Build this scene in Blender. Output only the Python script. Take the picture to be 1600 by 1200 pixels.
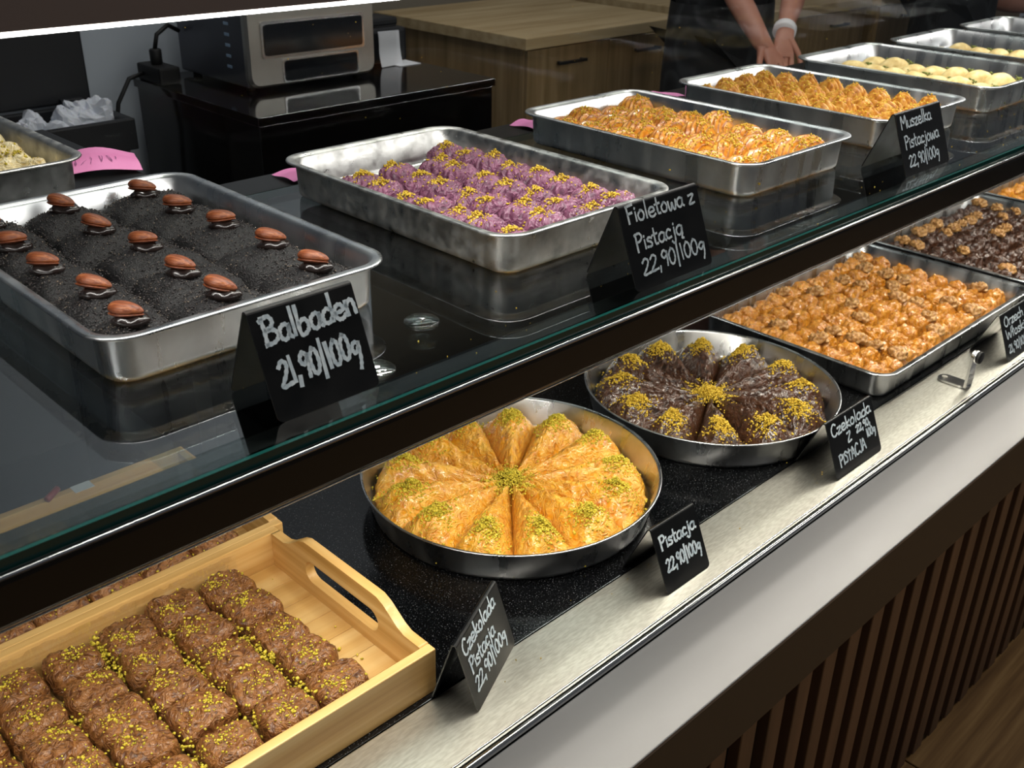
import bpy, bmesh, math, random
import numpy as np
from mathutils import Matrix, Vector
random.seed(4); rng = np.random.default_rng(4)
for o in list(bpy.data.objects): bpy.data.objects.remove(o)
scn = bpy.context.scene
COL = scn.collection

# ------------------------------------------------------------------ camera
EYE = Vector((0, 0, 1.465)); FPX = 1623.35           # fitted on the counter lines and the two round pans
CM = np.array([[0.71370948, -0.70020881, 0.01806662],
               [-0.30748233, -0.3363774, -0.89011508],
               [0.62934363, 0.6297284, -0.45537757]])
cam = bpy.data.cameras.new('camera'); cam.sensor_width = 36; cam.lens = FPX/1600*36
cam.clip_start = .02; cam.clip_end = 60
cam.dof.use_dof = True; cam.dof.focus_distance = 1.2; cam.dof.aperture_fstop = 15
camo = bpy.data.objects.new('camera', cam); COL.objects.link(camo)
mw = Matrix.Identity(4)
for i in range(3):
    mw[i][0] = CM[0][i]; mw[i][1] = -CM[1][i]; mw[i][2] = -CM[2][i]; mw[i][3] = EYE[i]
camo.matrix_world = mw
scn.camera = camo

# ------------------------------------------------------------------ world, lights, exposure
FL, DK, SH, UP = 0.0, 0.645, 1.055, 1.352              # floor, deck, glass shelf, lower edge of top shelf
scn.view_settings.view_transform = 'Standard'; scn.view_settings.look = 'None'
scn.view_settings.gamma = 1; scn.view_settings.use_curve_mapping = False
scn.view_settings.exposure = 0.0
w = bpy.data.worlds.new('world'); scn.world = w; w.use_nodes = True
w.node_tree.nodes['Background'].inputs[0].default_value = (.88, .92, 1.0, 1)
w.node_tree.nodes['Background'].inputs[1].default_value = .075

def area(name, loc, sx, sy, power, col, rot):
    l = bpy.data.lights.new(name, 'AREA'); l.shape = 'RECTANGLE'; l.size = sx; l.size_y = sy
    l.energy = power; l.color = col
    o = bpy.data.objects.new(name, l); COL.objects.link(o); o.location = loc; o.rotation_euler = rot
    return o
def spot(name, loc, target, power, col, size, r=.03):
    l = bpy.data.lights.new(name, 'SPOT'); l.energy = power; l.color = col
    l.spot_size = math.radians(size); l.spot_blend = .5; l.shadow_soft_size = r
    o = bpy.data.objects.new(name, l); COL.objects.link(o); o.location = loc
    o.rotation_euler = (Vector(target)-Vector(loc)).to_track_quat('-Z', 'Y').to_euler()
WARM = (1, .93, .80); NEUT = (1, .97, .92)
area('led_light_top', (1.7, .749, UP-.0036), 3.6, .008, 8.5, NEUT, (math.radians(6), 0, 0))
area('led_light_deck', (1.7, .655, SH-.052), 3.6, .010, 11.0, WARM, (math.radians(10), 0, 0))
for i, x in enumerate((.2, 1.35, 2.5, 3.7)):
    spot('ceiling_spot', (x+.95, 1.02, 2.9), (x, .66, .7), 80, WARM, 60)
area('added_fill_light', (2.2, 2.2, 3.0), 2.5, .6, 22, (1, .96, .9), (0, 0, 0))  # added overhead light, gives the metal trays something to reflect
area('added_fill_light', (2.2, -.9, 3.0), 3.0, .4, 20, (1, .96, .9), (0, 0, 0))  # added fill over the customer side, brightens floor, slats and sign fronts

# ------------------------------------------------------------------ helpers
def lin(h):
    h = h.lstrip('#'); c = [int(h[i:i+2], 16)/255 for i in (0, 2, 4)]
    return tuple(x/12.92 if x <= .04045 else ((x+.055)/1.055)**2.4 for x in c)+(1,)
def px(x, y):
    d = CM.T @ np.array([(x-800)/FPX, (y-600)/FPX, 1]); return d
def px_z(x, y, z):
    d = px(x, y); k = (z-EYE.z)/d[2]; return Vector((d[0]*k, d[1]*k, z))
def px_y(x, y, Y):
    d = px(x, y); k = Y/d[1]; return Vector((d[0]*k, Y, EYE.z+d[2]*k))

MATS = {}
def mat(name, base, rough=.5, metal=0, ramp=None, nscale=8, ndetail=4, stretch=(1, 1, 1), bump=0, bscale=40,
        bstretch=None, coat=0, spec=.5, sss=0, trans=0, ior=1.5, bdist=.002, rramp=None, voronoi=False, objrand=0, ndist=0, ridge=None, tone=None):
    if name in MATS: return MATS[name]
    m = bpy.data.materials.new(name); m.use_nodes = True; nt = m.node_tree; N = nt.nodes; L = nt.links
    b = N['Principled BSDF']; b.inputs['Base Color'].default_value = lin(base)
    b.inputs['Roughness'].default_value = rough; b.inputs['Metallic'].default_value = metal
    b.inputs['Coat Weight'].default_value = coat; b.inputs['Coat Roughness'].default_value = .12
    b.inputs['Specular IOR Level'].default_value = spec; b.inputs['IOR'].default_value = ior
    b.inputs['Transmission Weight'].default_value = trans
    if sss:
        b.inputs['Subsurface Weight'].default_value = sss; b.inputs['Subsurface Scale'].default_value = .01
        b.inputs['Subsurface Radius'].default_value = (1, .5, .2)
    tc = N.new('ShaderNodeTexCoord')
    def mapping(s):
        mp = N.new('ShaderNodeMapping'); mp.inputs['Scale'].default_value = s
        L.new(tc.outputs['Object'], mp.inputs[0])
        if objrand:
            oi = N.new('ShaderNodeObjectInfo'); vm = N.new('ShaderNodeVectorMath'); vm.operation = 'MULTIPLY_ADD'
            cx = N.new('ShaderNodeCombineXYZ'); L.new(oi.outputs['Random'], cx.inputs[0]); L.new(oi.outputs['Random'], cx.inputs[1])
            vm.inputs[1].default_value = (objrand,)*3; L.new(cx.outputs[0], vm.inputs[0]); L.new(mp.outputs[0], vm.inputs[2])
            return vm.outputs[0]
        return mp.outputs[0]
    if ramp:
        if voronoi:
            t = N.new('ShaderNodeTexVoronoi'); t.inputs['Scale'].default_value = nscale; fac = t.outputs['Distance']
            t.feature = 'F1'
        else:
            t = N.new('ShaderNodeTexNoise'); t.inputs['Scale'].default_value = nscale
            t.inputs['Detail'].default_value = ndetail; t.inputs['Distortion'].default_value = ndist; fac = t.outputs['Fac']
        L.new(mapping(stretch), t.inputs['Vector'])
        r = N.new('ShaderNodeValToRGB'); e = r.color_ramp.elements
        e[0].position, e[0].color = ramp[0][0], lin(ramp[0][1]); e[1].position, e[1].color = ramp[-1][0], lin(ramp[-1][1])
        for p, c in ramp[1:-1]:
            q = e.new(p); q.color = lin(c)
        L.new(fac, r.inputs[0]); L.new(r.outputs[0], b.inputs['Base Color'])
    if rramp:
        t = N.new('ShaderNodeTexNoise'); t.inputs['Scale'].default_value = rramp[2]; t.inputs['Detail'].default_value = 5
        L.new(mapping(rramp[3] if len(rramp) > 3 else (1, 1, 1)), t.inputs['Vector'])
        mr = N.new('ShaderNodeMapRange'); mr.inputs[1].default_value = .3; mr.inputs[2].default_value = .7
        mr.inputs[3].default_value = rramp[0]; mr.inputs[4].default_value = rramp[1]
        L.new(t.outputs['Fac'], mr.inputs[0]); L.new(mr.outputs[0], b.inputs['Roughness'])
    if bump:
        t = N.new('ShaderNodeTexNoise'); t.inputs['Scale'].default_value = bscale; t.inputs['Detail'].default_value = 5
        t.inputs['Distortion'].default_value = ndist
        L.new(mapping(bstretch or (1, 1, 1)), t.inputs['Vector'])
        bp = N.new('ShaderNodeBump'); bp.inputs['Strength'].default_value = bump; bp.inputs['Distance'].default_value = bdist
        L.new(t.outputs['Fac'], bp.inputs['Height']); L.new(bp.outputs[0], b.inputs['Normal'])
    if tone:       # per-vertex tint: browned layer edges on orange pastry, darker grooves on shell pastry
        at = N.new('ShaderNodeAttribute'); at.attribute_name = 'tone'
        mt = N.new('ShaderNodeMix'); mt.data_type = 'RGBA'; L.new(at.outputs['Fac'], mt.inputs[0])
        L.new(b.inputs['Base Color'].links[0].from_socket, mt.inputs[6]); mt.inputs[7].default_value = lin(tone)
        L.new(mt.outputs[2], b.inputs['Base Color'])
    if ridge:      # thin raised creases of crumpled phyllo, coloured lighter along each crease
        rs, rd_, rcol, rmix = ridge
        t2 = N.new('ShaderNodeTexNoise'); t2.inputs['Scale'].default_value = rs; t2.inputs['Detail'].default_value = 2.5; t2.inputs['Distortion'].default_value = rd_
        L.new(mapping((1, 1, 1)), t2.inputs['Vector'])
        def mth(op, a, bval=None, c=None):
            q = N.new('ShaderNodeMath'); q.operation = op
            (L.new(a, q.inputs[0]) if not isinstance(a, (int, float)) else setattr(q.inputs[0], 'default_value', a))
            if bval is not None: (L.new(bval, q.inputs[1]) if not isinstance(bval, (int, float)) else setattr(q.inputs[1], 'default_value', bval))
            if c is not None: q.inputs[2].default_value = c
            return q.outputs[0]
        v = mth('ABSOLUTE', mth('MULTIPLY_ADD', t2.outputs['Fac'], 5.0, -2.5)); v = mth('SUBTRACT', 1.0, v)
        v = mth('MAXIMUM', v, 0.0); v = mth('POWER', v, 1.6)
        mx = N.new('ShaderNodeMix'); mx.data_type = 'RGBA'; L.new(mth('MULTIPLY', v, rmix), mx.inputs[0])
        src = b.inputs['Base Color'].links[0].from_socket; L.new(src, mx.inputs[6]); mx.inputs[7].default_value = lin(rcol)
        L.new(mx.outputs[2], b.inputs['Base Color'])
        bp2 = N.new('ShaderNodeBump'); bp2.inputs['Strength'].default_value = .65; bp2.inputs['Distance'].default_value = .0022
        L.new(v, bp2.inputs['Height'])
        if b.inputs['Normal'].links: L.new(b.inputs['Normal'].links[0].from_socket, bp2.inputs['Normal'])
        L.new(bp2.outputs[0], b.inputs['Normal'])
    MATS[name] = m
    return m
def glass_mat(name, tint, ior=1.5, rough=0.0, gain=1.0):
    m = bpy.data.materials.new(name); m.use_nodes = True; N = m.node_tree.nodes; L = m.node_tree.links
    N.remove(N['Principled BSDF']); out = N['Material Output']
    t = N.new('ShaderNodeBsdfTransparent'); t.inputs[0].default_value = tint
    g = N.new('ShaderNodeBsdfGlossy'); g.inputs['Roughness'].default_value = rough; g.inputs[0].default_value = (gain, gain, gain, 1)
    f = N.new('ShaderNodeFresnel'); f.inputs['IOR'].default_value = ior
    geo = N.new('ShaderNodeNewGeometry'); mx0 = N.new('ShaderNodeMix'); mx0.data_type = 'FLOAT'
    # seen from inside the slab keep the same outside IOR
    mx0.inputs[2].default_value = ior; mx0.inputs[3].default_value = 1/ior
    L.new(geo.outputs['Backfacing'], mx0.inputs[0])
    f2 = N.new('ShaderNodeFresnel'); L.new(mx0.outputs[0], f2.inputs['IOR']); N.remove(f)
    mx = N.new('ShaderNodeMixShader'); L.new(f2.outputs[0], mx.inputs[0]); L.new(t.outputs[0], mx.inputs[1]); L.new(g.outputs[0], mx.inputs[2])
    L.new(mx.outputs[0], out.inputs[0]); MATS[name] = m; return m
def emit_mat(name, col, s):
    m = bpy.data.materials.new(name); m.use_nodes = True; b = m.node_tree.nodes['Principled BSDF']
    b.inputs['Base Color'].default_value = (.8, .8, .8, 1)
    b.inputs['Emission Color'].default_value = col+(1,); b.inputs['Emission Strength'].default_value = s; MATS[name] = m; return m

def mesh_np(name, v, f, m=None, smooth=True):
    """v Nx3 array, f array Fx3 / Fx4 or a list of index lists"""
    me = bpy.data.meshes.new(name); v = np.asarray(v, np.float32)
    if isinstance(f, np.ndarray):
        k = f.shape[1]; n = len(f)
        me.vertices.add(len(v)); me.vertices.foreach_set('co', v.ravel())
        me.loops.add(n*k); me.loops.foreach_set('vertex_index', f.ravel().astype(np.int32))
        me.polygons.add(n); me.polygons.foreach_set('loop_start', np.arange(0, n*k, k, dtype=np.int32))
        me.update(calc_edges=True)
    else:
        me.from_pydata([tuple(map(float, p)) for p in v], [], [tuple(map(int, q)) for q in f])
    if smooth: me.polygons.foreach_set('use_smooth', np.ones(len(me.polygons), bool))
    if m: me.materials.append(m)
    me.validate(); me.update()
    return me
def link(name, me, parent=None, loc=(0, 0, 0), rz=0, sc=None):
    o = bpy.data.objects.new(name, me); COL.objects.link(o); o.location = loc; o.rotation_euler = (0, 0, rz)
    if sc: o.scale = sc if not isinstance(sc, (int, float)) else (sc,)*3
    if parent: o.parent = parent
    return o
def tag(o, label=None, cat=None, group=None, kind=None):
    if label: o['label'] = label
    if cat: o['category'] = cat
    if group: o['group'] = group
    if kind: o['kind'] = kind
    return o
def root(name, label, cat, loc, rz=0, group=None):
    return tag(link(name, None, None, loc, rz), label, cat, group)

def bm_mesh(name, bm, m=None, smooth=False):
    me = bpy.data.meshes.new(name); bmesh.ops.recalc_face_normals(bm, faces=bm.faces); bm.to_mesh(me); bm.free()
    if m: me.materials.append(m)
    if smooth: me.polygons.foreach_set('use_smooth', np.ones(len(me.polygons), bool))
    return me
def box_mesh(name, a, b, m, bev=0, seg=2):
    bm = bmesh.new(); bmesh.ops.create_cube(bm, size=1)
    a, b = Vector(a), Vector(b)
    for v in bm.verts: v.co = Vector([(a[i]+b[i])/2+v.co[i]*(b[i]-a[i]) for i in range(3)])
    if bev: bmesh.ops.bevel(bm, geom=bm.edges[:], offset=bev, segments=seg, profile=.6, affect='EDGES')
    me = bm_mesh(name, bm, m)
    return me
def box(name, a, b, m, parent=None, bev=0, seg=2):
    return link(name, box_mesh(name, a, b, m, bev, seg), parent)
def rrect(w, d, r, n=7):
    pts = []
    for cx, cy, a0 in ((w/2-r, d/2-r, 0), (-w/2+r, d/2-r, 90), (-w/2+r, -d/2+r, 180), (w/2-r, -d/2+r, 270)):
        for i in range(n+1):
            a = math.radians(a0+90*i/n); pts.append((cx+r*math.cos(a), cy+r*math.sin(a)))
    return pts
def loops_mesh(name, loops, m, cap0=True, cap1=True, smooth=True):
    n = len(loops[0]); v = [p for L in loops for p in L]; f = []
    for i in range(len(loops)-1):
        for j in range(n):
            k = (j+1) % n; f.append((i*n+j, i*n+k, (i+1)*n+k, (i+1)*n+j))
    if cap0: f.append(tuple(range(n))[::-1])
    if cap1: f.append(tuple(range((len(loops)-1)*n, len(loops)*n)))
    me = mesh_np(name, v, f, m, smooth)
    return me
def prism(name, poly, z0, z1, m, parent=None, bev=0):
    bm = bmesh.new(); vs = [bm.verts.new((x, y, z0)) for x, y in poly]; fc = bm.faces.new(vs)
    r = bmesh.ops.extrude_face_region(bm, geom=[fc])
    for v in r['geom']:
        if isinstance(v, bmesh.types.BMVert): v.co.z = z1
    if bev: bmesh.ops.bevel(bm, geom=bm.edges[:], offset=bev, segments=2, affect='EDGES')
    return link(name, bm_mesh(name, bm, m), parent)
def tube_mesh(name, pts, r, m, seg=8, closed=False, caps=True):
    pts = [Vector(p) for p in pts]; loops = []
    rr = r if isinstance(r, (list, tuple)) else [r]*len(pts)
    up = None
    for i, p in enumerate(pts):
        t = (pts[min(i+1, len(pts)-1)]-pts[max(i-1, 0)]).normalized()
        if up is None:
            up = Vector((0, 0, 1)) if abs(t.z) < .9 else Vector((1, 0, 0))
        s = t.cross(up).normalized(); up2 = s.cross(t).normalized(); up = up2
        loops.append([tuple(p+(s*math.cos(2*math.pi*j/seg)+up2*math.sin(2*math.pi*j/seg))*rr[i]) for j in range(seg)])
    return loops_mesh(name, loops, m, caps, caps)
def cyl_mesh(name, r, z0, z1, m, seg=28, bev=.0008, axis='Z'):
    prof = [(r-bev, z0), (r, z0+bev), (r, z1-bev), (r-bev, z1)]
    loops = [[(a*math.cos(2*math.pi*j/seg), a*math.sin(2*math.pi*j/seg), z) for j in range(seg)] for a, z in prof]
    if axis == 'Y': loops = [[(x, z, -y) for x, y, z in L] for L in loops]
    if axis == 'X': loops = [[(z, y, -x) for x, y, z in L] for L in loops]
    me = loops_mesh(name, loops, m)
    return me

# vectorised value noise
def _h(i, s):
    n = (i[..., 0]*374761393 + i[..., 1]*668265263 + i[..., 2]*2147483647 + s*1274126177).astype(np.int64) & 0xffffffff
    n = ((n ^ (n >> 13))*1274126177) & 0xffffffff
    return ((n ^ (n >> 16)) & 0xffff)/65535.0
def vn(p, s=0):
    i = np.floor(p).astype(np.int64); f = p-i; f = f*f*(3-2*f); r = 0
    for dx in (0, 1):
        for dy in (0, 1):
            for dz in (0, 1):
                wgt = (f[..., 0] if dx else 1-f[..., 0])*(f[..., 1] if dy else 1-f[..., 1])*(f[..., 2] if dz else 1-f[..., 2])
                r = r+wgt*_h(i+np.array([dx, dy, dz]), s)
    return r*2-1
def fbm(p, s=0, o=3):
    r = 0; a = 1
    for k in range(o): r = r+a*vn(p*(2**k), s+k*17); a *= .5
    return r

# ------------------------------------------------------------------ materials
M_alu = mat('brushed_aluminium', '#c4c6c8', .3, 1, ramp=[(.3, '#a9abae'), (.7, '#d6d8d9')], nscale=14, stretch=(1, 1, 1), rramp=(.2, .42, 30, (1, 1, .15)), bump=.12, bscale=60, bstretch=(1, 1, .1), bdist=.0008)
M_alu_worn = mat('worn_aluminium', '#b4b5b4', .38, 1, ramp=[(.25, '#8d8c8a'), (.5, '#bcbcba'), (.75, '#d0d0ce')], nscale=40, ndetail=6, rramp=(.25, .55, 60), bump=.25, bscale=220, bdist=.0006)
M_steel = mat('steel_deck_edge', '#cfcbc0', .34, 1, ramp=[(.35, '#c4c0b4'), (.65, '#d9d6cb')], nscale=400, stretch=(.2, 1, 1), bump=.12, bscale=900, bdist=.0003)
M_chrome = mat('polished_trim', '#d8d8d8', .16, 1)
M_granite = mat('black_granite', '#0b0c0e', .14, ramp=[(.54, '#050506'), (.63, '#0d0e10'), (.71, '#44474a'), (.80, '#8d9092')], nscale=640, ndetail=1.5, spec=.4)
M_ledge = mat('grey_laminate_ledge', '#515255', .32, ramp=[(.35, '#47484b'), (.65, '#5a5b5e')], nscale=5, stretch=(.3, 1, 1), spec=.6, bump=.04, bscale=300, bdist=.0005)
M_fascia = mat('dark_brown_fascia', '#2b2621', .55)
M_slat = mat('walnut_slat', '#5a4330', .6, ramp=[(.3, '#4e3a29'), (.7, '#6a4f39')], nscale=30, stretch=(1, 1, .08), bump=.15, bscale=90, bstretch=(1, 1, .05), objrand=7)
M_black = mat('black_backing', '#050505', .8, spec=.2)
M_bar = mat('black_anodised_bar', '#080808', .36, spec=.4)
M_topbar = mat('dark_bronze_bar', '#8a7a72', .42, .5)
M_glass = glass_mat('shelf_glass', (.80, .85, .85, 1), 2.15)
M_pane = glass_mat('rear_glass', (.97, .98, .98, 1), 1.10)
M_edge = mat('green_glass_edge', '#0f3a36', .12, spec=.6)
M_sign = mat('black_sign_plastic', '#0b0c0d', .34, spec=.3, rramp=(.28, .42, 30))
M_chalk = mat('white_chalk_ink', '#cfdbe2', .8, ramp=[(.3, '#aebfca'), (.7, '#e3edf2')], nscale=160)
M_crumb = mat('pistachio_crumb', '#c0aa2a', .75, ramp=[(.3, '#8c881c'), (.5, '#c4ad2a'), (.72, '#e0cc50')], nscale=260, ndetail=2)
M_crumb_y = mat('yellow_pistachio_crumb', '#c9a52c', .75, ramp=[(.3, '#9c8018'), (.5, '#c8a42a'), (.72, '#e2ca54')], nscale=260, ndetail=2)
M_brown = mat('chocolate_phyllo', '#613414', .42, ramp=[(.28, '#33180a'), (.5, '#5c3216'), (.72, '#784824')], nscale=60, ndetail=4, bump=.2, bscale=420, bdist=.0008, coat=.18, objrand=5, ridge=(72, 1.9, '#ad763f', .6))
M_choc = mat('dark_chocolate_phyllo', '#2e1a0e', .28, ramp=[(.3, '#160b06'), (.5, '#2c180d'), (.72, '#432614')], nscale=60, ndetail=4, bump=.2, bscale=380, bdist=.0008, coat=.5, objrand=5, ridge=(62, 1.6, '#6e452a', .4))
M_gold = mat('golden_phyllo', '#cf8416', .3, ramp=[(.24, '#a25608'), (.42, '#cf8010'), (.58, '#e09a1c'), (.76, '#eeb945')], nscale=60, ndetail=5, bump=.2, bscale=420, bdist=.0008, coat=.5, objrand=5, ridge=(62, 1.8, '#f2c766', .5))
M_phyllo = mat('pale_crumpled_phyllo', '#e2c987', .4, ramp=[(.3, '#c9a24a'), (.55, '#e4cb88'), (.75, '#f2e4b8')], nscale=60, ndetail=4, bump=.3, bscale=380, bdist=.0009, coat=.2, objrand=5, ridge=(80, 1.4, '#fbf2d4', .6))
M_goldside = mat('pale_phyllo_layers', '#d9ae5c', .5, ramp=[(.3, '#b98838'), (.6, '#e3bd6e')], nscale=50)
M_orange = mat('orange_layered_phyllo', '#cf8418', .36, ramp=[(.25, '#9e5810'), (.45, '#cd821a'), (.65, '#e2a43a')], nscale=90, ndetail=5, bump=.3, bscale=420, bdist=.0008, coat=.35, objrand=5, tone='#7c3c06')
M_shell = mat('shell_pastry_crust', '#b87a22', .45, ramp=[(.25, '#804a12'), (.45, '#b8771e'), (.65, '#d8a648')], nscale=110, ndetail=5, bump=.4, bscale=420, bdist=.0009, coat=.15, objrand=5, tone='#6e3a0a')
M_cream = mat('cream_pastry', '#d6bd7a', .55, ramp=[(.3, '#bb9d58'), (.55, '#d8c082'), (.75, '#ead9a4')], nscale=70, ndetail=5, bump=.35, bscale=300, bdist=.0009, objrand=5)
M_green = mat('pistachio_filling', '#66702c', .7, ramp=[(.3, '#3f4a1a'), (.7, '#8c9440')], nscale=200)
M_purple = mat('purple_phyllo', '#5e3048', .42, ramp=[(.25, '#3a1a28'), (.48, '#5e3048'), (.7, '#76425c')], nscale=75, ndetail=4, bump=.2, bscale=420, bdist=.0008, coat=.12, objrand=5, ridge=(60, 1.4, '#a86a88', .48))
M_cake = mat('poppy_seed_cake', '#1d1a1b', .5, ramp=[(.0, '#38302b'), (.2, '#211b1b'), (.45, '#110f10'), (.8, '#080708')], nscale=700, voronoi=True, bump=1.0, bscale=600, bdist=.0025, spec=.5)
M_almond = mat('almond_skin', '#7c3d1a', .45, ramp=[(.3, '#4a210d'), (.55, '#7d4020'), (.75, '#a8673a')], nscale=260, stretch=(.15, 1, 1), bump=.9, bscale=420, bstretch=(.12, 1, 1), bdist=.0015)
M_dab = mat('dark_chocolate_glaze', '#1c1310', .25, coat=.3)
M_walnut = mat('walnut_kernel', '#a87a42', .5, ramp=[(.25, '#6a4018'), (.5, '#a87a42'), (.75, '#dcb87c')], nscale=220, bump=.6, bscale=400, bdist=.0012, coat=.15)
M_walrow = mat('syrupy_walnut_roll', '#b86a10', .24, ramp=[(.22, '#7a3a04'), (.42, '#ad6208'), (.6, '#c67d14'), (.8, '#dda03c')], nscale=80, ndetail=5, bump=.2, bscale=380, bdist=.0009, coat=.7, objrand=5, ridge=(66, 1.6, '#e9b458', .38))
M_bamboo = mat('bamboo_wood', '#cfa563', .45, ramp=[(.3, '#b98b47'), (.5, '#cfa362'), (.7, '#deba7c')], nscale=14, stretch=(.12, 3, 6), ndetail=6, bump=.08, bscale=60, bstretch=(.1, 2, 3), coat=.1)
M_bamboo_y = mat('bamboo_wood_cross', '#cfa563', .45, ramp=[(.3, '#b68843'), (.5, '#cda05e'), (.7, '#deba7c')], nscale=14, stretch=(3, .12, 6), ndetail=6, bump=.08, bscale=60, bstretch=(2, .1, 3), coat=.1)
M_pink = mat('pink_paper', '#e488c0', .8, ramp=[(.35, '#dd7fb8'), (.65, '#ea93c8')], nscale=12)
M_ink = mat('pen_ink', '#7a3f72', .8)
M_cab = mat('black_gloss_cabinet', '#090808', .1, spec=.5)
M_wall = mat('white_wall_paint', '#b9c2cc', .85, bump=.05, bscale=200, bdist=.001)
M_wallfar = mat('beige_wall_paint', '#8f8778', .85)
M_oak = mat('oak_counter_front', '#8a7452', .5, ramp=[(.3, '#75613f'), (.55, '#8d7654'), (.75, '#a08a66')], nscale=9, stretch=(3, 3, .25), ndetail=5, bump=.06, bscale=40, bstretch=(3, 3, .2))
M_oaktop = mat('pale_wood_worktop', '#b8a27c', .45, ramp=[(.3, '#a58e68'), (.7, '#c6b28c')], nscale=8, stretch=(.25, 3, 3), ndetail=5)
M_oven = mat('oven_steel', '#b8b5ae', .28, .85)
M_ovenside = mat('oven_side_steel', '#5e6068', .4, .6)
M_ovenglass = mat('oven_glass', '#15181c', .08, spec=.6)
M_floor = mat('floor_wood', '#8a683e', .5, ramp=[(.28, '#6a4c2c'), (.5, '#8c6a40'), (.72, '#ab8858')], nscale=22, stretch=(.12, 2.6, 1), ndetail=7, bump=.1, bscale=60, bstretch=(.1, 2, 1), objrand=9)
M_bin = mat('black_bin_plastic', '#15171c', .5)
M_binbody = mat('grey_bin_body', '#5a5a5c', .45, .4)
M_bag = mat('white_plastic_bag', '#d3d8e2', .5, sss=.1)
M_paper = mat('white_paper', '#d5d8de', .8)
M_rubber = mat('black_rubber', '#0c0c0d', .6)
M_skin = mat('skin', '#b07a66', .55, ramp=[(.3, '#a26c58'), (.7, '#bb8672')], nscale=12, sss=.1)
M_cloth = mat('black_patterned_cloth', '#17181b', .9, ramp=[(.42, '#101114'), (.6, '#2a2d30'), (.7, '#14161a')], nscale=9, voronoi=True, bump=.2, bscale=60)
M_trouser = mat('black_trousers', '#0f1013', .9, bump=.2, bscale=80)
M_hair = mat('dark_hair', '#2a1c15', .6)
M_led = emit_mat('led_white', (1, .98, .94), 14)
M_led2 = emit_mat('led_warm', (1, .95, .84), 9)
M_clear = glass_mat('clear_plastic', (.9, .95, .93, 1), 1.8, .08)
M_film = glass_mat('plastic_film', (.99, .99, .98, 1), 2.3, .06)
M_red = mat('red_plastic', '#8a1420', .3)

# ------------------------------------------------------------------ setting
flo = tag(box('floor', (-4, -2.5, -.05), (8.5, 4.2, -.006), M_black), kind='structure')
pl = {}
for i in range(9):
    y1 = .47-i*.19
    for j, xo in enumerate((-1.2+.5*(i % 3), .15+.5*(i % 3), 1.5+.5*(i % 3), 2.85+.5*(i % 3))):
        if 'p' not in pl: pl['p'] = box_mesh('plank', (0, 0, -.006), (1.346, .188, 0), M_floor, .0012, 1)
        link('plank', pl['p'], flo, (xo, y1-.19, 0))
tag(box('wall_back', (-2.5, 2.86, 0), (2.12, 3.0, 3), M_wall), kind='structure')
tag(box('wall_far', (2.0, 3.7, 0), (8.5, 3.8, 3), M_wallfar), kind='structure')

X0, X1 = -.35, 4.6
# ------------------------------------------------------------------ display counter
ctr = root('display_counter', 'long dark counter with black granite deck, steel front strip and walnut slatted front', 'counter', (0, 0, 0))
box('carcass', (X0, .475, 0), (X1, 1.22, DK-.045), M_black, ctr)
box('granite_deck', (X0, .657, DK-.045), (X1, 1.235, DK), M_granite, ctr, .001)
box('steel_strip', (X0, .566, DK-.045), (X1, .656, DK-.0005), M_steel, ctr, .0008)
link('trim_rail', tube_mesh('trim_rail', [(X0, .560, DK-.003), (X1, .560, DK-.003)], .0042, M_chrome, 12), ctr)
link('trim_rail', tube_mesh('trim_rail', [(X0, .5695, DK-.0008), (X1, .5695, DK-.0008)], .0016, M_chrome, 8), ctr)
box('glass_channel', (X0, .548, DK-.045), (X1, .566, DK-.009), M_black, ctr)
box('front_ledge', (X0, .448, DK-.012), (X1, .5555, DK-.006), M_ledge, ctr, .0015)
box('fascia', (X0, .4485, DK-.115), (X1, .5475, DK-.0122), M_fascia, ctr, .001)
box('slat_backing', (X0, .470, .012), (X1, .476, DK-.11), M_black, ctr)
sl = box_mesh('slat', (-.0165, .4545, .012), (.0165, .472, DK-.113), M_slat, .0012, 1)
for i in range(62):
    x = .62+.0645*i
    if x > X1-.03: break
    link('slat', sl, ctr, (x+.0, 0, 0))
ft = box_mesh('slat_foot', (-.012, .462, 0), (.012, .486, .013), M_rubber)
for i in range(30): link('slat_foot', ft, ctr, (.654+.129*i, 0, 0))

# ------------------------------------------------------------------ glass shelf over the deck
shf = root('glass_shelf', 'clear glass shelf with green edge and black front bar above the granite deck', 'shelf', (0, 0, SH))
box('glass_pane', (X0, .6165, -.010), (X1, 1.192, 0), M_glass, shf)
box('front_edge', (X0, .6125, -.010), (X1, .6163, -.0003), M_edge, shf)
box('back_edge', (X0, 1.1923, -.010), (X1, 1.194, -.0003), M_edge, shf)
poly = [(.6065, -.0125), (.606, -.016), (.6065, -.046), (.610, -.051), (.622, -.0525), (.630, -.050), (.632, -.0125)]
def xprism(name, poly, x0, x1, m, parent, smooth=False):
    a = [(x0, y, z) for y, z in poly]; b = [(x1, y, z) for y, z in poly]
    return link(name, loops_mesh(name, [a, b], m, True, True, smooth), parent)
xprism('front_bar', poly, X0, X1, M_bar, shf)
link('bar_trim', tube_mesh('bar_trim', [(X0, .6085, -.0115), (X1, .6085, -.0115)], .0021, M_chrome, 8), shf)
link('bar_trim', tube_mesh('bar_trim', [(X0, .6085, -.0512), (X1, .6085, -.0512)], .0009, M_chrome, 6), shf)
box('led_strip', (X0, .640, -.047), (X1, .652, -.043), M_led2, shf)
box('led_profile', (X0, .634, -.043), (X1, .657, -.0105), M_bar, shf)
for x in (.30, 1.12, 1.92, 2.72):
    box('support_strip', (x-.012, .66, -.0135), (x+.012, 1.19, -.0102), M_clear, shf, .0004, 1)
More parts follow.
